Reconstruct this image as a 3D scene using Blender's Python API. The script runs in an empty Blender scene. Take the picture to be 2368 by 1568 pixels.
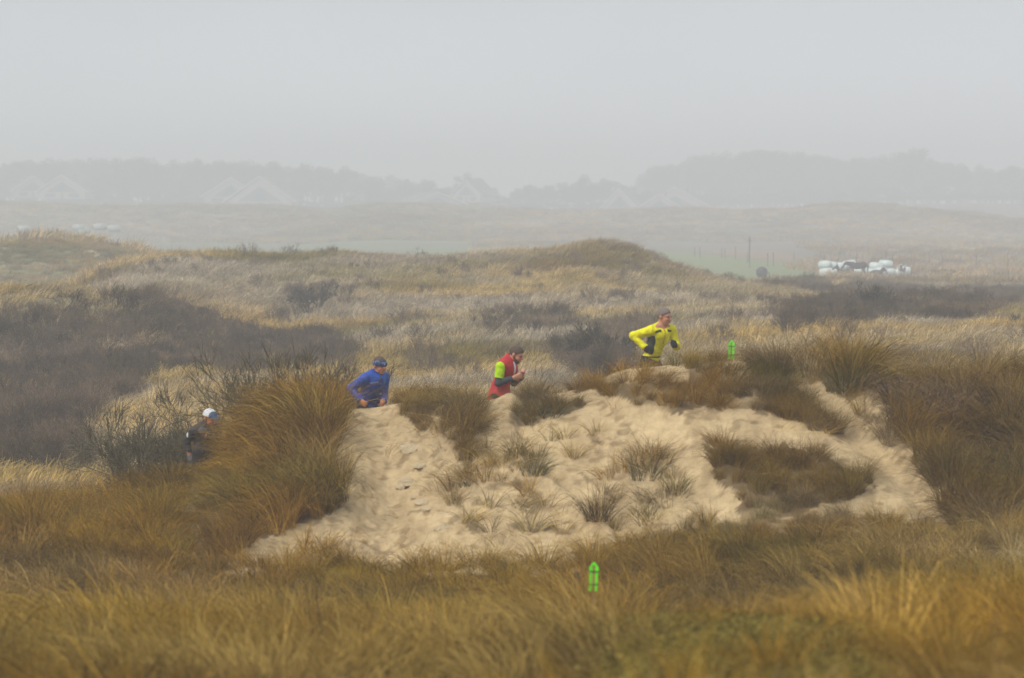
import bpy, math, random
import numpy as np
from mathutils import Vector, Matrix

random.seed(7)
RNG = np.random.default_rng(11)
SC = bpy.context.scene
COL = SC.collection

# ------------------------------------------------------------------ camera, sky, sun, exposure
# measurements are in a 2367 x 1568 reading of the view; the eye is the origin, X right, Y away, Z up
FOC, CX, CY, HOR = 8679.0, 1183.5, 784.0, 462.3
PITCH = math.atan((CY - HOR) / FOC)
cam_data = bpy.data.cameras.new('camera')
cam = bpy.data.objects.new('camera', cam_data)
COL.objects.link(cam)
cam.location = (0, 0, 0)
cam.rotation_euler = (math.pi / 2 - PITCH, 0, 0)
cam_data.sensor_width = 36.0
cam_data.lens = FOC / 2367.0 * 36.0
cam_data.clip_start = 0.1
cam_data.clip_end = 9000.0
cam_data.dof.use_dof = True
cam_data.dof.focus_distance = 78.0
cam_data.dof.aperture_fstop = 3.4
SC.camera = cam

SUN_EL, SUN_AZ = math.radians(52), math.radians(222)      # azimuth clockwise from +Y
world = bpy.data.worlds.new('World')
SC.world = world
world.use_nodes = True
wn, wl = world.node_tree.nodes, world.node_tree.links
wn.clear()
w_out = wn.new('ShaderNodeOutputWorld')
w_bg = wn.new('ShaderNodeBackground')
w_bg.inputs['Strength'].default_value = 0.10
w_sky = wn.new('ShaderNodeTexSky')
w_sky.sky_type = 'NISHITA'
w_sky.sun_disc = False
w_sky.sun_elevation = SUN_EL
w_sky.sun_rotation = SUN_AZ
w_sky.air_density = 1.0
w_sky.dust_density = 4.0
w_tc = wn.new('ShaderNodeTexCoord')
w_map = wn.new('ShaderNodeMapping')
w_map.inputs['Scale'].default_value = (1.0, 1.0, 3.0)
w_noise = wn.new('ShaderNodeTexNoise')
w_noise.inputs['Scale'].default_value = 5.0
w_noise.inputs['Detail'].default_value = 4.0
w_ramp = wn.new('ShaderNodeValToRGB')                      # an even grey cloud sheet with faint thicker patches
w_ramp.color_ramp.elements[0].position = 0.3
w_ramp.color_ramp.elements[0].color = (4.6, 5.0, 5.5, 1)
w_ramp.color_ramp.elements[1].position = 0.7
w_ramp.color_ramp.elements[1].color = (5.6, 5.9, 6.3, 1)
w_mix = wn.new('ShaderNodeMixRGB')
w_mix.inputs[0].default_value = 0.93
wl.new(w_tc.outputs['Generated'], w_map.inputs['Vector'])
wl.new(w_map.outputs['Vector'], w_noise.inputs['Vector'])
wl.new(w_noise.outputs['Fac'], w_ramp.inputs['Fac'])
w_sep = wn.new('ShaderNodeSeparateXYZ')
w_el = wn.new('ShaderNodeMapRange')                        # cloud base is greyer than the mist bank along the horizon
w_el.interpolation_type = 'SMOOTHSTEP'
w_el.inputs[1].default_value = 0.012; w_el.inputs[2].default_value = 0.075
w_el.inputs[3].default_value = 1.0; w_el.inputs[4].default_value = 0.68
w_grade = wn.new('ShaderNodeVectorMath'); w_grade.operation = 'SCALE'
wl.new(w_tc.outputs['Generated'], w_sep.inputs[0])
wl.new(w_sep.outputs['Z'], w_el.inputs[0])
wl.new(w_ramp.outputs['Color'], w_grade.inputs[0]); wl.new(w_el.outputs[0], w_grade.inputs['Scale'])
wl.new(w_sky.outputs['Color'], w_mix.inputs[1])
wl.new(w_grade.outputs[0], w_mix.inputs[2])
wl.new(w_mix.outputs['Color'], w_bg.inputs['Color'])
wl.new(w_bg.outputs['Background'], w_out.inputs['Surface'])

sun_data = bpy.data.lights.new('sun', 'SUN')
sun_data.energy = 1.5
sun_data.angle = math.radians(26)
sun_data.color = (1.0, 0.97, 0.92)
sun = bpy.data.objects.new('sun', sun_data)
COL.objects.link(sun)
sdir = Vector((math.sin(SUN_AZ) * math.cos(SUN_EL), math.cos(SUN_AZ) * math.cos(SUN_EL), math.sin(SUN_EL)))
sun.rotation_euler = sdir.to_track_quat('Z', 'Y').to_euler()

SC.view_settings.view_transform = 'Standard'
SC.view_settings.look = 'None'
SC.view_settings.exposure = 0.78
SC.view_settings.gamma = 1.0
SC.view_settings.use_curve_mapping = False
SC.cycles.use_denoising = True
SC.cycles.max_bounces = 5
SC.cycles.diffuse_bounces = 2
SC.cycles.glossy_bounces = 2
SC.cycles.transmission_bounces = 3
SC.cycles.volume_bounces = 2
SC.cycles.sample_clamp_indirect = 6.0

# ------------------------------------------------------------------ helpers
_cp, _sp = math.cos(PITCH), math.sin(PITCH)

def slope(py):
    """z per metre of distance along Y for a row of the view"""
    a = PITCH + np.arctan((np.asarray(py, float) - CY) / FOC)
    return -np.tan(a)

def at(px, py, y):
    """the point at distance y seen at (px, py)"""
    z = float(slope(py)) * y
    depth = y * _cp - z * _sp
    return Vector(((px - CX) / FOC * depth, y, z))

def proj(x, y, z):
    depth = y * _cp - z * _sp
    up = y * _sp + z * _cp
    return CX + FOC * x / depth, CY - FOC * up / depth

def hash2(i, j, s):
    h = (i.astype(np.int64) * 374761393 + j.astype(np.int64) * 668265263 + s * 1442695041) & 0x7fffffff
    h = ((h ^ (h >> 13)) * 1274126177) & 0x7fffffff
    return ((h ^ (h >> 16)) & 0xffff) / 65535.0

def vnoise(x, y, s=0):
    xi, yi = np.floor(x), np.floor(y)
    fx, fy = x - xi, y - yi
    fx, fy = fx * fx * fx * (fx * (fx * 6 - 15) + 10), fy * fy * fy * (fy * (fy * 6 - 15) + 10)
    a, b = hash2(xi, yi, s), hash2(xi + 1, yi, s)
    c, d = hash2(xi, yi + 1, s), hash2(xi + 1, yi + 1, s)
    return (a + (b - a) * fx) * (1 - fy) + (c + (d - c) * fx) * fy

def fbm(x, y, s=0, o=4, g=0.5):
    r, a, t = 0, 1.0, 0
    for k in range(o):
        ang = 0.6 * k + 0.3
        xr, yr = x * math.cos(ang) - y * math.sin(ang), x * math.sin(ang) + y * math.cos(ang)
        r = r + a * vnoise(xr * 2 ** k + 17.3 * k, yr * 2 ** k - 9.1 * k, s + k)
        t += a
        a *= g
    return r / t

def inside(px, py, poly):
    r = np.zeros(np.shape(px), bool)
    n = len(poly)
    for i in range(n):
        x0, y0 = poly[i]
        x1, y1 = poly[(i + 1) % n]
        if y0 == y1:
            continue
        r ^= ((y0 > py) != (y1 > py)) & (px < (x1 - x0) * (py - y0) / (y1 - y0) + x0)
    return r

def line_dist(px, py, pts):
    d = np.full(np.shape(px), 1e9)
    for (x0, y0), (x1, y1) in zip(pts[:-1], pts[1:]):
        dx, dy = x1 - x0, y1 - y0
        t = np.clip(((px - x0) * dx + (py - y0) * dy) / (dx * dx + dy * dy), 0, 1)
        d = np.minimum(d, np.hypot(px - x0 - t * dx, py - y0 - t * dy))
    return d

def sstep(a, b, x):
    t = np.clip((x - a) / (b - a), 0, 1)
    return t * t * (3 - 2 * t)

def srgb(r, g, b):
    return tuple(((c / 255) / 12.92 if c <= 10 else ((c / 255 + 0.055) / 1.055) ** 2.4) for c in (r, g, b))

def tag(o, label=None, cat=None, group=None, kind=None):
    if label: o['label'] = label
    if cat: o['category'] = cat
    if group: o['group'] = group
    if kind: o['kind'] = kind
    return o

def link(name, data, parent=None, loc=None):
    o = bpy.data.objects.new(name, data)
    COL.objects.link(o)
    if parent is not None: o.parent = parent
    if loc is not None: o.location = loc
    return o

def empty(name, loc, rz=0.0):
    o = link(name, None, None, loc)
    o.rotation_euler = (0, 0, rz)
    o.empty_display_size = 0.1
    return o

def mesh_from(name, verts, faces, mat=None, smooth=False):
    me = bpy.data.meshes.new(name)
    me.from_pydata([tuple(map(float, v)) for v in verts], [], [tuple(map(int, f)) for f in faces])
    if mat: me.materials.append(mat)
    if smooth: me.polygons.foreach_set('use_smooth', [True] * len(me.polygons))
    me.update()
    return me

def mesh_np(name, V, F, mat=None, smooth=False):
    """V (n,3), F (m,k) arrays with k = 3 or 4"""
    me = bpy.data.meshes.new(name)
    V = np.asarray(V, np.float32); F = np.asarray(F, np.int32)
    m, k = F.shape
    me.vertices.add(len(V)); me.vertices.foreach_set('co', V.ravel())
    me.loops.add(m * k); me.loops.foreach_set('vertex_index', F.ravel())
    me.polygons.add(m)
    me.polygons.foreach_set('loop_start', np.arange(m, dtype=np.int32) * k)
    if mat: me.materials.append(mat)
    if smooth: me.polygons.foreach_set('use_smooth', np.ones(m, bool))
    me.update(calc_edges=True)
    me.validate()
    return me

def mat_nodes(name):
    m = bpy.data.materials.new(name)
    m.use_nodes = True
    nt = m.node_tree
    nt.nodes.clear()
    return m, nt.nodes, nt.links

def plain(name, col, rough=0.8, noise=0.12, scale=25.0, spec=0.25, bump=0.0):
    """a procedural material: one base colour broken up by a fine noise"""
    m, n, l = mat_nodes(name)
    out = n.new('ShaderNodeOutputMaterial')
    b = n.new('ShaderNodeBsdfPrincipled')
    b.inputs['Roughness'].default_value = rough
    b.inputs['Specular IOR Level'].default_value = spec
    tc = n.new('ShaderNodeTexCoord')
    nz = n.new('ShaderNodeTexNoise')
    nz.inputs['Scale'].default_value = scale
    nz.inputs['Detail'].default_value = 5.0
    mx = n.new('ShaderNodeMixRGB')
    lo = [c * (1 - noise * 2) for c in col]; hi = [min(1, c * (1 + noise * 2)) for c in col]
    mx.inputs[1].default_value = (*lo, 1); mx.inputs[2].default_value = (*hi, 1)
    l.new(tc.outputs['Object'], nz.inputs['Vector'])
    l.new(nz.outputs['Fac'], mx.inputs[0])
    l.new(mx.outputs[0], b.inputs['Base Color'])
    if bump:
        bp = n.new('ShaderNodeBump')
        bp.inputs['Strength'].default_value = bump
        bp.inputs['Distance'].default_value = 0.05
        l.new(nz.outputs['Fac'], bp.inputs['Height'])
        l.new(bp.outputs['Normal'], b.inputs['Normal'])
    l.new(b.outputs[0], out.inputs['Surface'])
    return m

# ------------------------------------------------------------------ terrain: rings of heights at growing distance
def ring(y, pts=None, zs=None):
    """a ring at distance y; pts = (px, py) ground rows in the view, zs = (px, height)"""
    if pts is not None:
        xs = np.array([p[0] for p in pts], float)
        z = slope([p[1] for p in pts]) * y
    else:
        xs = np.array([p[0] for p in zs], float)
        z = np.array([p[1] for p in zs], float)
    return y, xs, z

def flat(y, z):
    return ring(y, zs=[(0, z), (2400, z)])

RINGS = [
    flat(-2200, -6), flat(-60, -5.0), flat(-8, -2.0), flat(0, -1.72), flat(6, -1.78),
    ring(12, zs=[(-300, -2.05), (600, -2.06), (1450, -2.06), (1620, -1.95), (1850, -1.95), (2000, -2.1), (2700, -2.05)]),
    ring(16, zs=[(-300, -2.4), (600, -2.42), (1430, -2.4), (1600, -2.08), (1860, -2.08), (2020, -2.4), (2700, -2.35)]),
    ring(20, zs=[(-300, -2.75), (600, -2.75), (1430, -2.72), (1590, -2.38), (1860, -2.38), (2030, -2.7), (2700, -2.65)]),
    ring(24, zs=[(-300, -3.12), (600, -3.12), (1430, -3.08), (1590, -2.74), (1860, -2.72), (2050, -3.02), (2700, -2.95)]),
    ring(28, zs=[(-300, -3.48), (600, -3.5), (1300, -3.47), (1600, -3.3), (2000, -3.35), (2700, -3.25)]),
    ring(34, zs=[(-300, -4.0), (600, -4.05), (1300, -3.98), (2000, -3.9), (2700, -3.8)]),
    ring(40, zs=[(-300, -4.3), (600, -4.5), (1100, -4.52), (1500, -4.36), (2000, -4.2), (2700, -4.1)]),
    ring(44, pts=[(-300, 1275), (0, 1268), (500, 1268), (700, 1290), (1000, 1300), (1300, 1292), (1600, 1250), (2000, 1235), (2367, 1245), (2700, 1260)]),
    ring(47.2, pts=[(-300, 1272), (0, 1240), (250, 1225), (450, 1165), (600, 1105), (740, 1075), (790, 1090), (900, 1120), (1000, 1115), (1100, 1080), (1300, 1080), (1500, 1050), (1700, 1010), (1900, 1015), (2050, 1040), (2200, 1050), (2367, 1045), (2700, 1060)]),
    ring(50, pts=[(-400, 1275), (0, 1216), (100, 1211), (250, 1190), (400, 1128), (480, 1096), (550, 1030), (600, 992), (650, 962), (720, 945), (780, 946), (830, 937), (900, 927), (960, 922), (1040, 926), (1100, 926), (1180, 919), (1250, 911), (1330, 900), (1400, 868), (1440, 852), (1500, 844), (1600, 837), (1700, 833), (1750, 838), (1850, 850), (1950, 868), (2050, 882), (2150, 890), (2367, 898), (2700, 930)]),
    ring(52.6, zs=[(-400, -5.5), (0, -5.2), (480, -4.78), (868, -4.08), (1180, -3.92), (1400, -3.6), (1525, -3.38), (1620, -3.1), (1750, -2.85), (1900, -2.75), (2100, -2.85), (2367, -3.0), (2700, -3.3)]),
    ring(55, zs=[(-400, -5.7), (0, -5.4), (480, -4.9), (868, -4.35), (1180, -4.15), (1525, -3.6), (1750, -3.1), (1900, -2.95), (2367, -3.1), (2700, -3.4)]),
    ring(62, zs=[(-400, -6.0), (0, -5.75), (480, -5.5), (900, -4.9), (1200, -4.7), (1525, -4.4), (1900, -3.9), (2367, -3.9), (2700, -4.2)]),
    ring(80, zs=[(-400, -6.3), (0, -6.1), (300, -6.15), (600, -6.1), (1200, -5.9), (1800, -5.4), (2367, -5.3), (2700, -5.3)]),
    ring(100, pts=[(-400, 1010), (0, 1005), (150, 990), (300, 955), (500, 935), (700, 925), (900, 925), (1300, 905), (1800, 860), (2367, 850), (2700, 850)]),
    ring(120, pts=[(-400, 885), (0, 885), (300, 885), (500, 880), (700, 872), (900, 870), (1050, 840), (1300, 835), (1800, 800), (2367, 790), (2700, 790)]),
    ring(140, pts=[(-400, 700), (0, 690), (150, 686), (300, 702), (400, 750), (520, 800), (650, 825), (800, 822), (950, 790), (1060, 770), (1300, 780), (1550, 765), (1800, 755), (2367, 750), (2700, 750)]),
    ring(158, zs=[(-400, -5.4), (0, -5.2), (300, -5.3), (420, -5.4), (560, -5.7), (700, -5.9), (850, -5.7), (1000, -5.3), (1100, -5.2), (1400, -5.0), (1800, -4.8), (2367, -4.9), (2700, -5.0)]),
    ring(180, pts=[(-400, 755), (0, 755), (150, 725), (260, 680), (400, 668), (560, 685), (700, 690), (900, 680), (1050, 668), (1300, 672), (1550, 690), (1800, 703), (2100, 722), (2367, 725), (2700, 725)]),
    ring(208, pts=[(-400, 760), (0, 745), (120, 690), (200, 640), (260, 612), (350, 598), (500, 594), (640, 600), (760, 597), (900, 605), (1000, 611), (1100, 597), (1250, 592), (1320, 578), (1370, 573), (1440, 577), (1500, 604), (1600, 642), (1700, 668), (1800, 685), (1900, 700), (2100, 706), (2367, 712), (2700, 712)]),
    ring(250, pts=[(-400, 672), (0, 668), (150, 662), (250, 655), (400, 660), (700, 670), (1200, 670), (1600, 672), (1900, 672), (2100, 688), (2367, 694), (2700, 694)]),
    ring(300, pts=[(-400, 560), (-100, 568), (0, 562), (100, 552), (200, 561), (300, 579), (400, 612), (600, 660), (1200, 680), (1700, 672), (1900, 664), (2100, 670), (2367, 674), (2700, 674)]),
    ring(380, zs=[(-400, -7.6), (0, -8.0), (600, -8.1), (1500, -8.1), (1900, -8.1), (2700, -8.1)]),
    ring(480, zs=[(-400, -8.2), (0, -8.2), (1500, -8.0), (1700, -7.7), (1900, -8.2), (2700, -8.2)]),
    ring(600, zs=[(-400, -8.2), (0, -8.3), (1100, -8.2), (1500, -8.1), (2700, -8.1)]),
    ring(780, pts=[(-400, 560), (0, 560), (400, 556), (700, 560), (900, 548), (1100, 552), (1400, 548), (1700, 556), (1900, 545), (2100, 552), (2367, 560), (2700, 560)]),
    ring(840, pts=[(-400, 520), (0, 520), (300, 528), (600, 510), (800, 515), (900, 500), (1100, 515), (1300, 505), (1500, 518), (1700, 515), (1900, 500), (2100, 505), (2367, 535), (2700, 535)]),
    ring(900, pts=[(-400, 482), (0, 480), (200, 486), (400, 480), (600, 471), (760, 482), (900, 469), (1000, 477), (1200, 492), (1400, 492), (1600, 486), (1700, 492), (1800, 488), (1950, 477), (2050, 482), (2200, 502), (2367, 516), (2700, 520)]),
    flat(1000, -5.5), ring(1450, zs=[(-400, -5), (1000, -5), (1700, -3), (2200, -1), (2700, -1)]), flat(1800, -5), flat(2400, -6),
]
RY = np.array([r[0] for r in RINGS])

def knots(t):
    """heights of every ring at the fan coordinate t = x / (y)"""
    px = CX + FOC * t
    return np.stack([np.interp(px, r[1], r[2]) for r in RINGS])

# the same, smoothed along each ring on a fine table
_TT = np.linspace(-0.5, 0.5, 4001)
_KT = knots(_TT)
_k = np.exp(-0.5 * (np.arange(-24, 25) / 8.0) ** 2); _k /= _k.sum()
_KT = np.stack([np.convolve(np.pad(r, 24, 'edge'), _k, 'valid') for r in _KT])
_H = np.diff(RY)[:, None]
_D = np.diff(_KT, axis=0) / _H
_M = np.zeros_like(_KT)                                    # monotone cubic slopes
_w1 = 2 * _H[1:] + _H[:-1]; _w2 = _H[1:] + 2 * _H[:-1]
with np.errstate(all='ignore'):
    _hm = (_w1 + _w2) / (_w1 / _D[:-1] + _w2 / _D[1:])
_M[1:-1] = np.where(_D[:-1] * _D[1:] > 0, _hm, 0)
_M[0], _M[-1] = _D[0], _D[-1]

def base_height(x, y):
    t = np.clip(x / (np.abs(y) + 1e-6) * np.where(np.abs(y) < 8, np.abs(y) / 8, 1), -0.5, 0.5)
    c = np.clip((t + 0.5) * 4000, 0, 3999.999)
    ci = c.astype(int); cf = c - ci
    s = np.clip(np.searchsorted(RY, y) - 1, 0, len(RY) - 2)
    h = RY[s + 1] - RY[s]
    u = np.clip((y - RY[s]) / h, 0, 1)
    g = lambda A, k: A[k, ci] * (1 - cf) + A[k, ci + 1] * cf
    z0, z1, m0, m1 = g(_KT, s), g(_KT, s + 1), g(_M, s), g(_M, s + 1)
    return ((1 + 2 * u) * (1 - u) ** 2 * z0 + u * (1 - u) ** 2 * h * m0 + u * u * (3 - 2 * u) * z1 + u * u * (u - 1) * h * m1)

# lines and areas read off the dune face, in view coordinates
PATH_LINE = [(860, 935), (880, 1020), (900, 1120), (880, 1220), (900, 1300)]
GULLY = [(1850, 870), (1950, 960), (2060, 1065), (2130, 1130), (2200, 1215)]
STEP_LINE = [(1195, 925), (1190, 1000), (1215, 1075), (1300, 1140), (1370, 1190), (1420, 1240)]
STREAK = [(1400, 930), (1500, 1000), (1600, 1100), (1690, 1200)]
DENTS = [(RNG.uniform(780, 1060), RNG.uniform(945, 1290), RNG.uniform(5, 13), RNG.uniform(0.02, 0.06)) for _ in range(190)] + \
        [(RNG.uniform(1060, 1700), RNG.uniform(960, 1240), RNG.uniform(6, 18), RNG.uniform(0.01, 0.03)) for _ in range(60)]

def height(x, y):
    x = np.asarray(x, float); y = np.asarray(y, float)
    z = base_height(x, y)
    d = np.abs(y)
    # hummocks, growing with distance
    z = z + (fbm(x / 1.6, y / 1.6, 3) - 0.5) * 0.26 * sstep(5, 12, d) * (1 - sstep(60, 90, d)) * (1 - 0.55 * sstep(42, 46, y) * (1 - sstep(54, 58, y)))
    z = z + (fbm(x / 9, y / 9, 5) - 0.5) * 1.1 * sstep(75, 110, d) * (1 - 0.75 * sstep(300, 370, d) * (1 - sstep(740, 800, d)))
    z = z + (fbm(x / 34, y / 34, 8) - 0.5) * 4.2 * sstep(740, 810, d) * (1 - sstep(960, 1080, d))
    face = (y > 42.5) & (y < 54) & (np.abs(x) < 12)
    if face.any():
        xf, yf, zf = x[face], y[face], z[face]
        px, py = proj(xf, yf, zf)
        a = 1 - sstep(49.6, 50.6, yf)
        zf = zf - a * 0.13 * np.exp(-(line_dist(px, py, PATH_LINE) / 55) ** 2)
        gd = line_dist(px, py, GULLY)
        zf = zf - a * 0.15 * np.exp(-(gd / 34) ** 2)
        zf = zf + a * 0.13 * np.exp(-(line_dist(px - 52, py + 12, GULLY) / 30) ** 2)
        zf = zf - a * 0.09 * np.exp(-(line_dist(px, py, STREAK) / 44) ** 2)
        zf = zf + a * 0.09 * np.exp(-(line_dist(px - 70, py + 20, STREAK) / 44) ** 2)
        # a small scarp: the sand right of the line stands a hand lower
        zf = zf + a * 0.10 * np.exp(-(line_dist(px + 16, py, STEP_LINE) / 24) ** 2) - a * 0.07 * np.exp(-(line_dist(px - 14, py + 8, STEP_LINE) / 14) ** 2)
        # collapsed sand ledge on the right of the crest
        led = inside(px, py, [(1955, 905), (1990, 880), (2070, 885), (2080, 960), (2020, 985)])
        zf = zf + 0.10 * led * np.round(vnoise(xf * 2.3, yf * 2.3, 44) * 3) / 3
        for qx, qy, qr, qd in DENTS:
            m = (np.abs(px - qx) < qr * 3) & (np.abs(py - qy) < qr * 2)
            if m.any():
                r2 = ((px[m] - qx) / qr) ** 2 + ((py[m] - qy) / (qr * 0.5)) ** 2
                zf[m] -= a[m] * qd * (np.exp(-r2) - 0.55 * np.exp(-((np.sqrt(r2) - 1.5) / 0.4) ** 2))
        zf = zf + a * (fbm(xf * 2.2, yf * 0.9, 21, 5, 0.55) - 0.5) * 0.05
        z[face] = zf
    return z

def height1(x, y):
    return float(height(np.array([float(x)]), np.array([float(y)]))[0])

# ------------------------------------------------------------------ what grows where
POLY = dict(
    hill=[(40, 1232), (0, 1212), (-400, 1260), (-400, 1345), (0, 1345), (300, 1345), (500, 1345), (560, 1262), (640, 1240), (735, 1228), (790, 1190), (798, 1120), (772, 1060), (770, 990), (780, 948), (720, 935), (640, 965), (560, 1020), (470, 1075), (380, 1115), (250, 1175), (100, 1200)],
    tuft=[(1045, 935), (1112, 930), (1108, 985), (1095, 1065), (1068, 1060), (1035, 1010), (1030, 965)],
    overhang=[(905, 915), (1035, 918), (1020, 955), (975, 985), (930, 965)],
    brow=[(1200, 905), (1330, 893), (1360, 935), (1290, 955), (1240, 985), (1205, 965)],
    crest=[(1330, 905), (1405, 858), (1500, 835), (1700, 826), (1800, 842), (1930, 880), (1960, 950), (1915, 1000), (1780, 965), (1700, 945), (1560, 962), (1490, 935), (1410, 920)],
    patch=[(1635, 1020), (1700, 1045), (1760, 1062), (1850, 1050), (1990, 1075), (2015, 1110), (1965, 1150), (1900, 1150), (1850, 1182), (1765, 1215), (1715, 1195), (1685, 1145), (1645, 1085)],
    right=[(1965, 965), (2060, 962), (2090, 880), (2367, 880), (2800, 900), (2800, 1300), (2230, 1265), (2190, 1185), (2105, 1100), (2085, 1060), (2015, 1010)],
    tall=[(1745, 838), (1960, 862), (1985, 900), (1905, 965), (1850, 925), (1760, 880)],
    lower=[(1380, 1330), (1420, 1270), (1560, 1228), (1760, 1208), (1900, 1190), (2150, 1215), (2367, 1235), (2800, 1250), (2800, 1340)],
    sparse=[(1060, 1000), (1200, 960), (1500, 990), (1620, 1120), (1580, 1210), (1400, 1240), (1100, 1240), (1030, 1130)],
    knot=[(1455, 1035), (1530, 1045), (1545, 1105), (1480, 1112)],
    toe=[(640, 1285), (760, 1262), (830, 1268), (740, 1300), (640, 1310)],
)

def dune_cover(px, py):
    """plants per square metre on the face and the name of the stand (index into POLY order)"""
    dens = np.zeros(np.shape(px)); kind = np.full(np.shape(px), -1)
    val = dict(hill=30, tuft=40, overhang=40, brow=34, crest=44, patch=46, right=40, tall=44, lower=34, sparse=4.0, knot=22, toe=16)
    w = 90 * (fbm(px / 70, py / 55, 61, 4, 0.6) - 0.5)
    w2 = 60 * (fbm(px / 70, py / 55, 67, 4, 0.6) - 0.5)
    for i, (k, poly) in enumerate(POLY.items()):
        m = inside(px + w, py + w2, poly)
        up = m & (val[k] > dens)
        dens[up] = val[k]; kind[up] = i
    dens = np.where(kind == 9, 1.2 + 26 * sstep(0.56, 0.68, fbm((px + py * 0.5) / 46, (py - px * 0.6) / 26, 73)), dens)      # linked strips running down the slope
    holes = fbm(px / 60, py / 34, 71)
    thin = np.isin(kind, [6, 3])
    dens = np.where(thin, dens * (0.1 + 0.9 * sstep(0.60, 0.50, holes)), dens)
    dens = np.where((px > 1655) & (px < 1725) & (py < 885), dens * 0.1, dens)
    dens = np.where((px > 1385) & (px < 1590) & (py < 884), dens * 0.12, dens)
    gd = line_dist(px, py, GULLY)
    dens = np.where(gd < 24 + 8 * (holes - 0.5) * 2, dens * 0.03, dens)
    return dens, kind

def near_cover(x, y):
    """0..1 cover of the foreground, with the mossy hollow left bare"""
    z = base_height(x, y)
    px, py = proj(x, y, z)
    moss = inside(px + 60 * (fbm(x, y, 91) - 0.5), py, [(1500, 1440), (1620, 1405), (1850, 1415), (1920, 1480), (1900, 1700), (1560, 1700)])
    bare = inside(px + 40 * (fbm(x * 2, y * 2, 93) - 0.5), py, [(570, 1275), (640, 1245), (780, 1225), (1400, 1260), (1390, 1296), (1000, 1310), (760, 1318), (660, 1330), (590, 1305)])
    return moss, bare

# ------------------------------------------------------------------ the ground sheet
C_SAND = np.array([0.55, 0.41, 0.225]); C_LITTER = np.array([0.11, 0.07, 0.03]); C_STRAW = np.array([0.40, 0.315, 0.19])
C_SCRUB = np.array([0.055, 0.044, 0.035]); C_MOSS = np.array([0.13, 0.115, 0.035]); C_FIELD = np.array([0.17, 0.21, 0.08]); C_DULL = np.array([0.20, 0.17, 0.12])
ELL = lambda px, py, cx, cy, rx, ry: ((px - cx) / rx) ** 2 + ((py - cy) / ry) ** 2

def scrub_amount(px, py, y):
    """0..1 how far a spot beyond the dune belongs to the dark thorn scrub"""
    s = np.zeros(np.shape(px))
    left = inside(px, py, [(-600, 760), (60, 745), (150, 715), (320, 715), (430, 745), (540, 775), (640, 800), (760, 812), (830, 860), (760, 880), (560, 895), (420, 905), (300, 945), (230, 985), (200, 1040), (240, 1110), (-600, 1110)])
    s = np.where(left & (y > 70) & (y < 146), 1.0, s)
    s = np.where(inside(px, py, [(330, 900), (520, 880), (560, 930), (330, 985), (250, 1010)]) & (y > 60), 0.15 * s, s)
    for cx, cy, rx, ry, v in [(1240, 770, 150, 38, 0.55), (1380, 850, 120, 34, 0.95), (1440, 800, 100, 28, 0.6), (1150, 760, 70, 22, 0.4), (720, 700, 60, 22, 0.7), (660, 745, 45, 14, 0.6), (900, 760, 55, 16, 0.5), (955, 665, 40, 16, 0.5),
                              (1900, 760, 130, 26, 0.8), (2010, 735, 120, 30, 0.9), (2200, 735, 120, 26, 0.9), (2320, 700, 130, 30, 1.0), (2000, 690, 180, 16, 0.8), (1850, 672, 80, 9, 0.7), (2200, 665, 200, 10, 0.6), (1700, 770, 60, 14, 0.4)]:
        s = np.where((y > 85) & (y < 400), np.maximum(s, v * np.clip(1.35 - ELL(px, py, cx, cy, rx, ry), 0, 1)), s)
    return s

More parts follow.
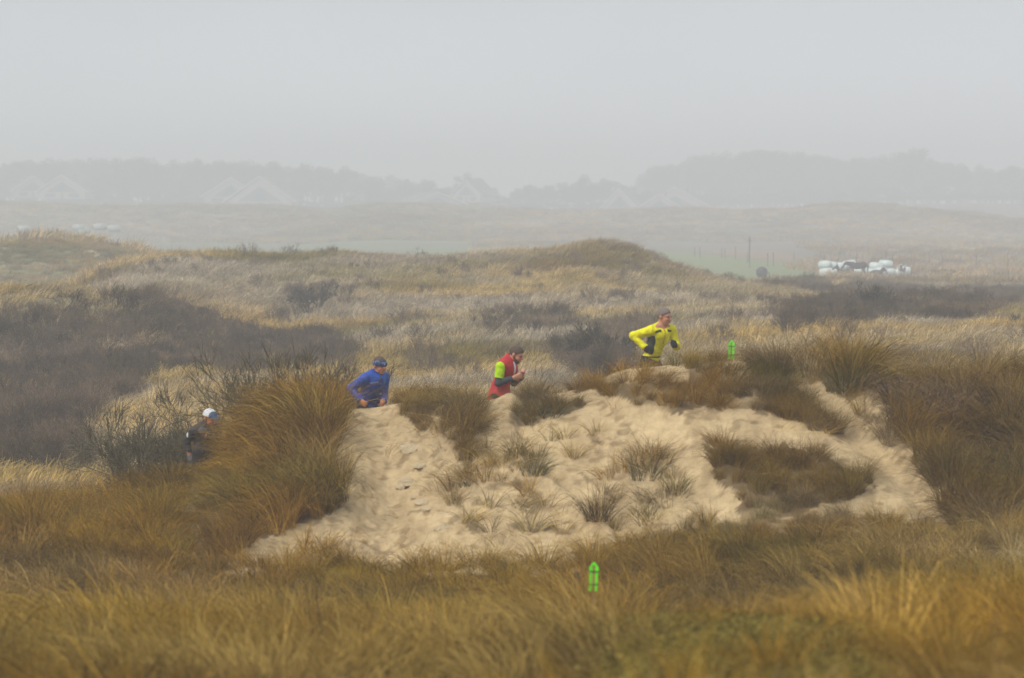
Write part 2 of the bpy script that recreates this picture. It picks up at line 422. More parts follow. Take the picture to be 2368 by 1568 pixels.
def ground_colour(x, y, z):
    px, py = proj(x, np.maximum(y, 1.0), z)
    n1, n2 = fbm(x / 2.2, y / 2.2, 31), fbm(x / 0.5, y / 0.5, 37)
    c = np.tile(C_STRAW * 0.8, (len(x), 1))
    def put(w, col):
        nonlocal c
        w = np.clip(w, 0, 1)[:, None]
        c = c * (1 - w) + w * col
    # foreground
    near = y < 43.4
    put(near * 1.0, C_LITTER)
    moss, bare = near_cover(x, y)
    put(near * moss * sstep(0.3, 0.5, n2 + 0.1), C_MOSS * 1.7)
    put(near * bare, C_SAND)
    # dune face and the top of it
    face = (y >= 42.8) & (y < 51.5)
    if face.any():
        dens, kind = dune_cover(px, py)
        dark_streaks = fbm((px + py * 0.35) / 30, (py - px * 0.35) / 70, 35)
        put(face * 1.0, C_SAND)
        put(face * sstep(0.5, 0.68, dark_streaks) * 0.55, C_SAND * np.array([0.70, 0.66, 0.62]))  # darker sand in noise streaks down the slope
        put(face * sstep(0.62, 0.72, fbm(x * 6, y * 6, 36)) * 0.5, C_LITTER * 1.6)
        put(face * sstep(8, 34, dens) * sstep(0.25, 0.6, n2) * 0.75, C_LITTER)
        put(face * (dens > 28) * 0.35, C_LITTER)
    put(((y >= 51.5) & (y < 57)) * 0.75, C_SAND * 0.9)
    put(((y >= 51.5) & (y < 57) & (n1 > 0.5)) * 0.6, C_LITTER)
    # hollow and middle dunes
    mid = (y >= 57) & (y < 330)
    big = fbm(x / 14, y / 14, 41)
    put(mid * sstep(0.35, 0.65, big), C_STRAW * np.array([1.0, 1.02, 1.06]))  # straw cooled slightly, haze put into the ground colour
    put(mid * sstep(0.52, 0.7, fbm(x / 7, y / 7, 43)) * 0.6, C_MOSS * 0.8 + C_LITTER * 0.3)
    sc = scrub_amount(px, py, y)
    put(mid * sstep(0.3, 0.9, sc * (0.4 + 1.1 * fbm(x / 6, y / 6, 99))), C_SCRUB)
    lt = inside(px, py, [(-600, 665), (0, 668), (180, 668), (330, 690), (400, 730), (300, 720), (150, 712), (-600, 735)]) & (y > 120) & (y < 150)
    put(lt * 0.65, C_MOSS)
    lg = (px < 420) & (y > 215) & (y < 330)
    put(lg * (0.35 + 0.5 * sstep(0.4, 0.6, fbm(x / 6, y / 6, 49))), C_FIELD * 0.7 + C_STRAW * 0.1)
    put((ELL(px + 30 * (n1 - 0.5), py + 8 * (n2 - 0.5), 205, 586, 38, 8) < 0.5 + 1.4 * (n1 - 0.4)) & (y > 270) & (y < 310), C_SAND * 0.8)
    # plain with pasture, then the far dunes
    far = (y >= 330) & (y < 750)
    put(far * 1.0, C_DULL)
    put(far * (px < 1150) * sstep(0.3, 0.6, fbm(x / 30, y / 30, 47)), C_FIELD)
    grn = inside(px, py, [(1470, 582), (1580, 584), (1700, 596), (1850, 612), (1890, 632), (1880, 650), (1640, 650), (1520, 620)]) & far
    put(grn * 0.9, C_FIELD * 1.15)
    rus = inside(px, py, [(1600, 574), (1780, 580), (1880, 598), (2400, 596), (2400, 640), (1900, 640), (1850, 612), (1700, 594)]) & far
    put(rus * 0.7, np.array([0.30, 0.20, 0.12]))
    put((inside(px, py, [(1990, 578), (2130, 573), (2400, 572), (2400, 575), (2130, 576), (1990, 580)]) & far) * 0.9, C_SAND)
    fd = y >= 750
    put(fd * 1.0, C_DULL * 0.85)
    put(fd * sstep(0.35, 0.65, fbm(x / 12, y / 12, 53)) * 0.7, C_STRAW * 0.8)
    put(fd * sstep(0.55, 0.7, fbm(x / 20, y / 20, 57)) * 0.6, C_SCRUB * 1.4)
    return np.clip(c, 0, 1)

def rows():
    y = [np.array([-2200, -800, -300, -120, -60, -30, -16, -8, -4, -1.0, 1.5]),
         np.arange(4, 42.5, 0.2), np.arange(42.5, 51.2, 0.035), np.arange(51.2, 57, 0.09), np.arange(57, 100, 0.45),
         np.arange(100, 330, 0.9), np.arange(330, 640, 5), np.arange(640, 980, 2.5), np.array([980, 1020, 1080, 1160, 1250, 1350, 1500, 1700, 2000, 2400])]
    return np.concatenate(y)

YR = rows()
TC = np.concatenate([np.linspace(-0.9, -0.22, 12)[:-1], np.linspace(-0.22, -0.15, 24)[:-1], np.linspace(-0.15, 0.15, 440), np.linspace(0.15, 0.22, 24)[1:], np.linspace(0.22, 0.9, 12)[1:]])
XX = TC[None, :] * (np.maximum(np.abs(YR), 9.0)[:, None])
edge = np.abs(XX[:, -1])
outer = [0.25, 0.5, 1.0]
L = np.stack([-(edge + (2900 - edge) * f) for f in outer[::-1]], 1)
XX = np.concatenate([L, XX, -L[:, ::-1]], 1)
YY = np.repeat(YR[:, None], XX.shape[1], 1)
gx, gy = XX.ravel(), YY.ravel()
gz = height(gx, gy)
nr, nc = XX.shape
idx = np.arange(nr * nc).reshape(nr, nc)
GF = np.stack([idx[:-1, :-1], idx[:-1, 1:], idx[1:, 1:], idx[1:, :-1]], -1).reshape(-1, 4)
GC = ground_colour(gx, gy, gz)

gm, n, l = mat_nodes('dune_ground')
o_ = n.new('ShaderNodeOutputMaterial'); b_ = n.new('ShaderNodeBsdfPrincipled')
b_.inputs['Roughness'].default_value = 0.95; b_.inputs['Specular IOR Level'].default_value = 0.1
va = n.new('ShaderNodeAttribute'); va.attribute_name = 'soil'
tc = n.new('ShaderNodeTexCoord')
n1 = n.new('ShaderNodeTexNoise'); n1.inputs['Scale'].default_value = 9.0; n1.inputs['Detail'].default_value = 8.0; n1.inputs['Roughness'].default_value = 0.65
n2 = n.new('ShaderNodeTexNoise'); n2.inputs['Scale'].default_value = 1.1; n2.inputs['Detail'].default_value = 6.0
mp = n.new('ShaderNodeMapping'); mp.inputs['Scale'].default_value = (1.0, 0.45, 1.0)
r1 = n.new('ShaderNodeMapRange'); r1.inputs[1].default_value = 0.25; r1.inputs[2].default_value = 0.75; r1.inputs[3].default_value = 0.72; r1.inputs[4].default_value = 1.22
r2 = n.new('ShaderNodeMapRange'); r2.inputs[1].default_value = 0.3; r2.inputs[2].default_value = 0.7; r2.inputs[3].default_value = 0.85; r2.inputs[4].default_value = 1.12
mm = n.new('ShaderNodeMath'); mm.operation = 'MULTIPLY'
vm = n.new('ShaderNodeVectorMath'); vm.operation = 'SCALE'
bp = n.new('ShaderNodeBump'); bp.inputs['Strength'].default_value = 0.55; bp.inputs['Distance'].default_value = 0.05
l.new(tc.outputs['Object'], mp.inputs['Vector']); l.new(mp.outputs[0], n1.inputs['Vector']); l.new(tc.outputs['Object'], n2.inputs['Vector'])
l.new(n1.outputs['Fac'], r1.inputs[0]); l.new(n2.outputs['Fac'], r2.inputs[0])
l.new(r1.outputs[0], mm.inputs[0]); l.new(r2.outputs[0], mm.inputs[1])
l.new(va.outputs['Color'], vm.inputs[0]); l.new(mm.outputs[0], vm.inputs['Scale'])
l.new(vm.outputs[0], b_.inputs['Base Color'])
l.new(n1.outputs['Fac'], bp.inputs['Height']); l.new(bp.outputs[0], b_.inputs['Normal'])
l.new(b_.outputs[0], o_.inputs['Surface'])

gme = mesh_np('ground', np.stack([gx, gy, gz], 1), GF, gm, True)
ca = gme.color_attributes.new('soil', 'FLOAT_COLOR', 'POINT')
ca.data.foreach_set('color', np.concatenate([GC, np.ones((len(GC), 1))], 1).astype(np.float32).ravel())
tag(link('ground', gme), 'rolling sand dunes with bare sand slope, hollows and pasture plain', None, None, 'structure')

# ------------------------------------------------------------------ the misty air
hm, n, l = mat_nodes('mist')
o_ = n.new('ShaderNodeOutputMaterial'); v_ = n.new('ShaderNodeVolumePrincipled')
v_.inputs['Color'].default_value = (0.93, 0.955, 0.985, 1)
v_.inputs['Density'].default_value = 0.0016
v_.inputs['Anisotropy'].default_value = 0.0
l.new(v_.outputs[0], o_.inputs['Volume'])
X0, X1, Y0, Y1, Z0, Z1 = -3000, 3000, -2300, 2500, -14.0, 32.0
hv = [(x, y, z) for z in (Z0, Z1) for y in (Y0, Y1) for x in (X0, X1)]
hz = link('haze', mesh_from('haze', hv, [(0, 2, 3, 1), (4, 5, 7, 6), (0, 1, 5, 4), (2, 6, 7, 3), (0, 4, 6, 2), (1, 3, 7, 5)], hm))
tag(hz, 'pale grey mist hanging over the dunes', None, None, 'stuff')

# ------------------------------------------------------------------ blades, tufts and their scattering
def blade_mat(name, trans=0.16, alt=(0.14, 0.135, 0.03), alt_max=0.28, own=None):
    """tint comes from each tuft, 'vary' from each blade"""
    m, n, l = mat_nodes(name)
    out = n.new('ShaderNodeOutputMaterial')
    if own is None:
        at_ = n.new('ShaderNodeAttribute'); at_.attribute_type = 'INSTANCER'; at_.attribute_name = 'tint'
        col = at_.outputs['Color']
    else:
        at_ = n.new('ShaderNodeRGB'); at_.outputs[0].default_value = (*own, 1)
        col = at_.outputs[0]
    vr = n.new('ShaderNodeAttribute'); vr.attribute_name = 'vary'
    sp = n.new('ShaderNodeSeparateColor')
    mr = n.new('ShaderNodeMapRange'); mr.inputs[3].default_value = 0.4; mr.inputs[4].default_value = 1.65
    vs = n.new('ShaderNodeVectorMath'); vs.operation = 'SCALE'
    ml = n.new('ShaderNodeMath'); ml.operation = 'MULTIPLY'; ml.inputs[1].default_value = alt_max
    mx = n.new('ShaderNodeMixRGB'); mx.inputs[2].default_value = (*alt, 1)
    l.new(vr.outputs['Color'], sp.inputs[0])
    l.new(sp.outputs[0], mr.inputs[0]); l.new(sp.outputs[1], ml.inputs[0])
    l.new(ml.outputs[0], mx.inputs[0]); l.new(col, mx.inputs[1])
    l.new(mx.outputs[0], vs.inputs[0]); l.new(mr.outputs[0], vs.inputs['Scale'])
    d = n.new('ShaderNodeBsdfDiffuse'); t = n.new('ShaderNodeBsdfTranslucent'); mix = n.new('ShaderNodeMixShader')
    mix.inputs[0].default_value = trans
    l.new(vs.outputs[0], d.inputs['Color']); l.new(vs.outputs[0], t.inputs['Color'])
    l.new(d.outputs[0], mix.inputs[1]); l.new(t.outputs[0], mix.inputs[2])
    l.new(mix.outputs[0], out.inputs['Surface'])
    return m

M_BLADE = blade_mat('dry_grass')
M_TWIG = blade_mat('bare_twig', 0.0, (0.09, 0.10, 0.05), 0.3)
M_MOSS = blade_mat('moss_leaf', 0.35, (0.20, 0.17, 0.04), 0.5)

def ribbons(P, width, rng, twist=True):
    """P (n,s,3) centre lines -> ribbon quads tapering to the tip; returns V, F, per-vertex blade index"""
    n_, s_, _ = P.shape
    tan = np.gradient(P, axis=1)
    az = rng.uniform(0, 2 * np.pi, n_) if twist else np.zeros(n_)
    side = np.stack([np.cos(az), np.sin(az), np.zeros(n_)], 1)[:, None, :]
    side = np.cross(tan, np.cross(side, tan))
    side /= np.linalg.norm(side, axis=2, keepdims=True) + 1e-9
    w = (np.asarray(width).reshape(-1, 1) * np.linspace(1.0, 0.15, s_)[None, :] ** 0.8)[:, :, None] * 0.5
    V = np.stack([P - side * w, P + side * w], 2).reshape(n_ * s_ * 2, 3)
    base = (np.arange(n_)[:, None] * s_ + np.arange(s_ - 1)[None, :]) * 2
    F = np.stack([base, base + 1, base + 3, base + 2], -1).reshape(-1, 4)
    return V, F, np.repeat(np.arange(n_), s_ * 2)

def vary_attr(me, bi, rng, n_):
    v = np.stack([rng.random(n_), rng.random(n_) ** 1.5, rng.random(n_), np.ones(n_)], 1)
    a = me.color_attributes.new('vary', 'FLOAT_COLOR', 'POINT')
    a.data.foreach_set('color', v[bi].astype(np.float32).ravel())

def tuft_mesh(name, seed, n_, hgt, rad, lean, droop, width, mat, segs=5, spread=0.35):
    """a tussock: blades from a common foot, fanning out, leaning towards +X and drooping at the tips"""
    rng = np.random.default_rng(seed)
    a = rng.uniform(0, 2 * np.pi, n_); r = rad * np.sqrt(rng.random(n_))
    p0 = np.stack([r * np.cos(a), r * np.sin(a), np.full(n_, -0.03)], 1)
    Lh = hgt * rng.uniform(0.5, 1.05, n_)
    out = np.stack([np.cos(a), np.sin(a)], 1) * (spread * (0.3 + r / rad) * rng.uniform(0.4, 1.3, n_))[:, None]
    out = out + rng.normal(0, 0.16, (n_, 2)) + np.array([lean, 0.0]) * rng.uniform(0.5, 1.5, n_)[:, None]
    s = np.linspace(0, 1, segs)[None, :]
    dr = droop * rng.uniform(0.2, 1.6, n_)[:, None]
    hx = out[:, 0:1] * (s + dr * s ** 2.2); hy = out[:, 1:2] * (s + dr * s ** 2.2)
    hor = np.hypot(hx, hy)
    up = s - (0.22 * dr * s ** 3) - 0.25 * np.clip(hor, 0, 1.2) ** 2 * s
    P = p0[:, None, :] + Lh[:, None, None] * np.stack([hx, hy, up], -1)
    P[:, :, 2] = np.maximum(P[:, :, 2], -0.03 + 0.04 * s)
    V, F, bi = ribbons(P, width * rng.uniform(0.6, 1.3, n_), rng)
    me = mesh_np(name, V, F, mat)
    vary_attr(me, bi, rng, n_)
    return me

def shrub_mesh(name, seed, hgt, rad, mat, stems=9, depth=4, thick=0.016, splits=3, least=0.0):
    """a leafless thorn bush: forking stems as thin three-sided rods"""
    rng = np.random.default_rng(seed)
    A, B, R = [], [], []
    def grow(p, d, ln, th, lv):
        q = p + d * ln
        A.append(p); B.append(q); R.append(max(th, least))
        if lv == 0: return
        for _ in range(splits if lv > 1 else splits + 1):
            nd = d + rng.normal(0, 0.42, 3) + np.array([0, 0, 0.10])
            nd /= np.linalg.norm(nd)
            grow(p + d * ln * rng.uniform(0.45, 1.0), nd, ln * rng.uniform(0.55, 0.85), th * 0.62, lv - 1)
    for k in range(stems):
        a = rng.uniform(0, 2 * np.pi)
        d = np.array([math.cos(a) * rad / hgt * rng.uniform(0.1, 0.9), math.sin(a) * rad / hgt * rng.uniform(0.1, 0.9), 1.0]); d /= np.linalg.norm(d)
        grow(np.array([math.cos(a) * rad * 0.15, math.sin(a) * rad * 0.15, -0.05]), d, hgt * rng.uniform(0.32, 0.45), thick, depth)
    A, B, R = np.array(A), np.array(B), np.array(R)
    d = B - A; d /= np.linalg.norm(d, axis=1, keepdims=True)
    u = np.cross(d, np.array([0.3, 0.5, 0.81])); u /= np.linalg.norm(u, axis=1, keepdims=True) + 1e-9
    w = np.cross(d, u)
    m = len(A)
    V = np.zeros((m, 6, 3))
    for k in range(3):
        c, s = math.cos(2.094 * k), math.sin(2.094 * k)
        o = u * c + w * s
        V[:, k] = A + o * R[:, None]; V[:, k + 3] = B + o * R[:, None] * 0.6
    b = np.arange(m)[:, None] * 6
    F = np.concatenate([b + np.array([[k, (k + 1) % 3, (k + 1) % 3 + 3, k + 3]]) for k in range(3)])
    me = mesh_np(name, V.reshape(-1, 3), F, mat)
    vary_attr(me, np.repeat(np.arange(m), 6), rng, m)
    return me

def moss_mesh(name, seed):
    rng = np.random.default_rng(seed)
    n_ = 260
    c = np.stack([rng.normal(0, 0.12, n_), rng.normal(0, 0.12, n_), rng.uniform(0, 0.03, n_)], 1)
    d1 = rng.normal(0, 1, (n_, 3)); d1 /= np.linalg.norm(d1, axis=1, keepdims=True)
    d2 = np.cross(d1, rng.normal(0, 1, (n_, 3))); d2 /= np.linalg.norm(d2, axis=1, keepdims=True)
    s = rng.uniform(0.006, 0.012, n_)[:, None]
    V = np.stack([c - d1 * s, c + d2 * s * 0.5, c + d1 * s, c - d2 * s * 0.5], 1).reshape(-1, 3)
    me = mesh_np(name, V, np.arange(n_ * 4).reshape(-1, 4), M_MOSS)
    vary_attr(me, np.repeat(np.arange(n_), 4), rng, n_)
    return me

def library(name, meshes):
    c = bpy.data.collections.new(name)                     # a source shelf, not linked to the scene
    for i, me in enumerate(meshes):
        c.objects.link(bpy.data.objects.new('%s_%02d' % (name, i), me))
    return c

def scatter(name, lib, pos, yaw, tilt, tilt_dir, scl, tint, label, nvar):
    """one object of points; a node tree sets a tuft from the library on every point"""
    n_ = len(pos)
    me = bpy.data.meshes.new(name)
    me.vertices.add(n_); me.vertices.foreach_set('co', np.asarray(pos, np.float32).ravel())
    rot = np.stack([-tilt * np.sin(tilt_dir), tilt * np.cos(tilt_dir), yaw], 1)
    for an, ty, data, key in (('rot', 'FLOAT_VECTOR', rot, 'vector'), ('scl', 'FLOAT_VECTOR', scl, 'vector'), ('tint', 'FLOAT_COLOR', np.concatenate([tint, np.ones((n_, 1))], 1), 'color')):
        a = me.attributes.new(an, ty, 'POINT'); a.data.foreach_set(key, np.asarray(data, np.float32).ravel())
    a = me.attributes.new('pick', 'INT', 'POINT'); a.data.foreach_set('value', RNG.integers(0, nvar, n_).astype(np.int32))
    o = tag(link(name, me), label, None, None, 'stuff')
    ng = bpy.data.node_groups.new(name + '_nodes', 'GeometryNodeTree')
    ng.interface.new_socket('Geometry', in_out='INPUT', socket_type='NodeSocketGeometry')
    ng.interface.new_socket('Geometry', in_out='OUTPUT', socket_type='NodeSocketGeometry')
    nn, ll = ng.nodes, ng.links
    gi, go = nn.new('NodeGroupInput'), nn.new('NodeGroupOutput')
    ip = nn.new('GeometryNodeInstanceOnPoints'); ci = nn.new('GeometryNodeCollectionInfo')
    ci.inputs['Collection'].default_value = lib; ci.inputs['Separate Children'].default_value = True; ci.inputs['Reset Children'].default_value = True
    ip.inputs['Pick Instance'].default_value = True
    def named(an, ty):
        q = nn.new('GeometryNodeInputNamedAttribute'); q.data_type = ty; q.inputs['Name'].default_value = an
        return q.outputs['Attribute']
    e2r = nn.new('FunctionNodeEulerToRotation')
    ll.new(gi.outputs[0], ip.inputs['Points']); ll.new(ci.outputs[0], ip.inputs['Instance'])
    ll.new(named('pick', 'INT'), ip.inputs['Instance Index'])
    ll.new(named('rot', 'FLOAT_VECTOR'), e2r.inputs[0]); ll.new(e2r.outputs[0], ip.inputs['Rotation'])
    ll.new(named('scl', 'FLOAT_VECTOR'), ip.inputs['Scale'])
    ll.new(ip.outputs[0], go.inputs[0])
    md = o.modifiers.new('tufts', 'NODES'); md.node_group = ng
    return o

def fan(y0, y1, per_m2, half=0.185, pad=0.0):
    """points spread evenly over the ground between two distances"""
    area = half * (y1 * y1 - y0 * y0) + 2 * pad * (y1 - y0)
    n_ = int(area * per_m2)
    y = np.sqrt(RNG.uniform(y0 * y0, y1 * y1, n_))
    x = RNG.uniform(-1, 1, n_) * (half * y + pad)
    return x, y

def wind(x, y, base, spread):
    return base + (fbm(x / 3.0, y / 3.0, 81) - 0.5) * 3.2 + RNG.normal(0, spread, len(x))

def mixcol(cols, w):
    w = np.asarray(w, float); w = w / w.sum(1, keepdims=True)
    return w @ np.array(cols)

GOLD, RUST, OLIVE, PALE, GREY, UMBER = (0.46, 0.25, 0.022), (0.30, 0.135, 0.02), (0.165, 0.14, 0.014), (0.58, 0.40, 0.12), (0.44, 0.37, 0.26), (0.12, 0.062, 0.018)

def tints(x, y, w, sc=1.6):
    """mix of straw colours per tuft; w = weights of GOLD, RUST, OLIVE, PALE, GREY, UMBER"""
    W = np.stack([w[k] * np.clip(fbm(x / sc, y / sc, 200 + 7 * k) - 0.28, 0.02, 1) ** 2 * RNG.uniform(0.5, 1.5, len(x)) for k in range(6)], 1)
    return mixcol([GOLD, RUST, OLIVE, PALE, GREY, UMBER], W) * RNG.uniform(0.6, 1.4, len(x))[:, None]

TALL = library('marram', [tuft_mesh('marram_tussock', 100 + i, 96, 0.62, 0.12, 0.30, 0.9, 0.0066, M_BLADE, 6) for i in range(10)])
MID = library('fescue', [tuft_mesh('fescue_tussock', 140 + i, 46, 0.36, 0.10, 0.22, 0.8, 0.0075, M_BLADE, 5, 0.6) for i in range(8)])
FAR = library('sward', [tuft_mesh('sward_tussock', 180 + i, 90, 0.60, 0.42, 0.35, 0.7, 0.022, M_BLADE, 4, 0.25) for i in range(8)])
VFAR = library('far_sward', [tuft_mesh('far_sward_tussock', 210 + i, 70, 0.8, 1.1, 0.3, 0.5, 0.07, M_BLADE, 3, 0.2) for i in range(5)])
LYING = library('straw', [tuft_mesh('straw_wisp', 240 + i, 14, 0.40, 0.12, 1.3, 0.6, 0.006, M_BLADE, 5, 0.9) for i in range(6)])
SHRUB = library('thorn', [shrub_mesh('thorn_bush', 260 + i, 1.1, 0.9, M_TWIG, 8, 4, 0.014) for i in range(6)])
MOSS = library('moss', [moss_mesh('moss_cushion', 300 + i) for i in range(4)])

def put_grass(name, lib, nvar, x, y, scale, w, label, lean_dir, spread=0.6, tilt=0.12, tall=None, sc=1.6, wash=(1, 1, 1)):
    z = height(x, y)
    yaw = wind(x, y, lean_dir, spread)
    s = scale * RNG.uniform(0.7, 1.3, len(x))
    if tall is not None: s = s * tall
    scl = np.stack([s, s, s * RNG.uniform(0.85, 1.15, len(x))], 1)
    scatter(name, lib, np.stack([x, y, z], 1), yaw, np.abs(RNG.normal(0, tilt, len(x))), RNG.uniform(0, 6.28, len(x)), scl, tints(x, y, w, sc) * np.array(wash), label, nvar)

# foreground sward
x, y = fan(6.0, 43.6, 17.0, 0.17, 0.8)
moss, bare = near_cover(x, y)
pz = base_height(x, y); px, py = proj(x, y, pz)
open_ = fbm(x / 1.3, y / 1.3, 95)
keep = ~bare & (~moss | (RNG.random(len(x)) < 0.06)) & (RNG.random(len(x)) < np.clip(0.12 + 2.6 * (open_ - 0.33), 0.10, 1) * np.where((y < 24) & (px < 1000), 0.5, 1.0))
keep &= ~((y > 30) & (y < 43.6) & (np.abs(x - 0.72) < 0.14) & (y < 34.2) & (y > 32))
x, y, open_ = x[keep], y[keep], open_[keep]
front = inside(*proj(x, y, base_height(x, y)), [(1480, 1400), (1960, 1400), (2000, 1900), (1440, 1900)])
tl = np.where(front, 0.5, 0.45 + 0.75 * open_) * (0.7 + 0.6 * fbm(x / 0.6, y / 0.6, 96)) * np.where(y > 36, 0.72, 1.0)
put_grass('foreground_grass', TALL, 10, x, y, 1.0, (1.0, 0.25, 0.5, 0.6, 0.15, 0.9), 'golden brown marram grass filling the foreground below the sand slope', math.radians(165), 0.9, 0.16, tl)
x, y = fan(9.0, 43.6, 14.0, 0.17, 0.6)
moss, bare = near_cover(x, y)
keep = ~bare & (~moss | (RNG.random(len(x)) < 0.25))
x, y = x[keep], y[keep]
put_grass('foreground_undergrowth', MID, 8, x, y, 0.9, (0.5, 0.5, 0.7, 0.25, 0.2, 1.3), 'short brown and olive grass between the foreground tussocks', math.radians(150), 1.2, 0.3)
x, y = fan(12, 30, 260.0, 0.05, 0.5)
x = x + 0.056 * y
moss, bare = near_cover(x, y)
x, y = x[moss], y[moss]
z = height(x, y)
g_ = fbm(x * 1.4, y * 1.4, 301)[:, None]
tn = (np.array([0.22, 0.19, 0.045]) * (1 - g_) + np.array([0.36, 0.26, 0.07]) * g_) * RNG.uniform(0.6, 1.4, (len(x), 1))
scatter('moss', MOSS, np.stack([x, y, z], 1), RNG.uniform(0, 6.28, len(x)), np.zeros(len(x)), np.zeros(len(x)), np.repeat(RNG.uniform(0.7, 1.5, (len(x), 1)), 3, 1), tn, 'low green and ochre moss in a grass-free foreground hollow', 4)

# stands on the dune face
x, y = fan(42.8, 51.3, 48.0, 0.18)
z = base_height(x, y); px, py = proj(x, y, z)
dens, kind = dune_cover(px, py)
keep = RNG.random(len(x)) < dens / 48.0
x, y, px, py, kind = x[keep], y[keep], px[keep], py[keep], kind[keep]
NAMES = list(POLY)
hill = kind == 0
sel = hill
tl = 0.80 + 0.36 * np.exp(-(((px[sel] - 730) / 80) ** 2)) + 0.15 * np.exp(-(((px[sel] - 60) / 70) ** 2))
tl = tl * (0.65 + 0.75 * fbm(x[sel] / 0.5, y[sel] / 0.5, 196)) * (1 - 0.6 * np.exp(-(((px[sel] - 462) / 60) ** 2)))
put_grass('hill_grass', TALL, 10, x[sel], y[sel], 1.0, (1.0, 1.0, 0.6, 0.3, 0.02, 0.8), 'tall rust and gold marram on the hill left of the sand path', math.radians(175), 1.0, 0.22, tl, sc=0.7)
sel = np.isin(kind, [NAMES.index('crest'), NAMES.index('tall'), NAMES.index('right'), NAMES.index('lower'), NAMES.index('tuft'), NAMES.index('brow'), NAMES.index('patch'), NAMES.index('overhang')])
h_ = np.select([kind == NAMES.index('tall'), kind == NAMES.index('right'), kind == NAMES.index('tuft'), kind == NAMES.index('brow')], [1.0, 0.85, 0.62, 0.45], np.where(kind == NAMES.index('lower'), 0.4, 0.5)) * (0.6 + 0.85 * fbm(x / 0.45, y / 0.45, 197))
put_grass('crest_grass', TALL, 10, x[sel], y[sel], 1.0, (0.7, 0.5, 0.6, 0.35, 0.3, 1.0), 'straw and olive marram along the crest and right flank of the dune', math.radians(60), 1.2, 0.24, h_[sel], sc=0.8, wash=np.where(kind[sel] == NAMES.index('lower'), 0.92, 0.74)[:, None] * np.array([[1.0, 0.96, 0.92]]))
sel = np.isin(kind, [NAMES.index('knot'), NAMES.index('sparse'), NAMES.index('toe')])
put_grass('slope_grass', MID, 8, x[sel], y[sel], 0.95, (0.5, 0.4, 0.8, 0.4, 0.4, 0.7), 'short brown and grey-green grass scattered on the sand slope', math.radians(100), 1.4, 0.3)
# fallen straw on the sand
x, y = fan(43.4, 50.2, 16.0, 0.15)
z = base_height(x, y); px, py = proj(x, y, z)
wgt = np.exp(-((line_dist(px, py, [(1060, 960), (1110, 1080), (1080, 1220), (1180, 1260)]) / 60) ** 2)) + 0.35 * np.exp(-((line_dist(px, py, STEP_LINE) / 80) ** 2)) + 0.25 * inside(px, py, POLY['crest']) + 0.2 * inside(px, py, [(880, 930), (1080, 930), (1080, 1090), (960, 1040)])
wgt = wgt * sstep(0.35, 0.6, fbm(px / 40, py / 40, 77)) + 0.12
keep = RNG.random(len(x)) < wgt
x, y = x[keep], y[keep]
put_grass('fallen_straw', LYING, 6, x, y, 0.8, (0.4, 0.2, 0.1, 1.0, 0.4, 0.2), 'pale dry straw lying in wisps over the sand slope', math.radians(-60), 0.9, 0.2)
# behind the crest
x, y = fan(51.0, 62.0, 9.0, 0.18)
px, py = proj(x, y, base_height(x, y))
lane = (y > 51.6) & (y < 54.2) & (px < 1640)
lane |= (px > 380) & (px < 560) & (y < 58); lane |= (px > 1390) & (px < 1640)
lane |= y > np.where(px > 1730, 54.5, 62.0)
keep = ~lane & (RNG.random(len(x)) < np.where(px > 1730, 1.0, 0.45))
x, y = x[keep], y[keep]
put_grass('lee_grass', TALL, 10, x, y, np.where(proj(x, y, base_height(x, y))[0] > 1700, 0.95, 0.7), (0.8, 0.5, 0.5, 0.5, 0.1, 0.8), 'brown marram on the lee side behind the crest', math.radians(20), 0.8, 0.15)

# hollow, middle dunes
x, y = fan(60, 320, 4.6, 0.175)
z = base_height(x, y); px, py = proj(x, y, z)
s_ = scrub_amount(px, py, y)
mossy = inside(px, py, [(-600, 665), (0, 668), (180, 668), (330, 690), (400, 730), (300, 720), (150, 712), (-600, 735)]) & (y > 120) & (y < 150)
grn = (px < 420) & (y > 215)
keep = (RNG.random(len(x)) < np.where(s_ > 0.35, 0.42, np.where(mossy, 0.25, np.where(grn, 0.45, 1.0))) * np.clip(0.4 + 1.8 * (fbm(x / 5, y / 5, 97) - 0.25), 0.3, 1))
x, y, px, py, grn = x[keep], y[keep], px[keep], py[keep], grn[keep]
put_grass('green_hill_grass', FAR, 8, x[grn], y[grn], 0.7, (0.2, 0.05, 1.2, 0.2, 0.5, 0.3), 'dull olive grass on the far left hill', math.radians(15), 0.5, 0.1, sc=9.0)
x, y = x[~grn], y[~grn]
put_grass('dune_grass', FAR, 8, x, y, 0.85 * (0.6 + 0.8 * fbm(x / 2.5, y / 2.5, 198)), (0.1, 0.03, 0.7, 1.3, 2.6, 0.4), 'pale straw-coloured grass covering the misty middle dunes', math.radians(15), 0.5, 0.1, sc=9.0, wash=(1.17, 1.16, 1.20))  # wash lightens and cools the tint, painting extra haze into the grass
x, y = fan(62, 330, 2.2, 0.175)
z = base_height(x, y); px, py = proj(x, y, z)
s_ = scrub_amount(px, py, y)
keep = RNG.random(len(x)) < np.maximum(sstep(0.2, 0.95, s_ * (0.35 + 1.2 * fbm(x / 6, y / 6, 99))) * np.clip(1.2 - y / 420, 0.3, 1), 0.035 * (y < 230) * sstep(0.5, 0.62, fbm(x / 12, y / 12, 111)))
x, y = x[keep], y[keep]
z = height(x, y); n_ = len(x)
g_ = fbm(x / 6, y / 6, 103)[:, None]
tn = (np.array([0.10, 0.068, 0.052]) * (1 - g_) + np.array([0.16, 0.12, 0.07]) * g_) * RNG.uniform(0.5, 1.7, (n_, 1)) + (np.array([0.11, 0.075, 0.05]) * sstep(0.5, 0.65, fbm(x / 3.5, y / 3.5, 107))[:, None])
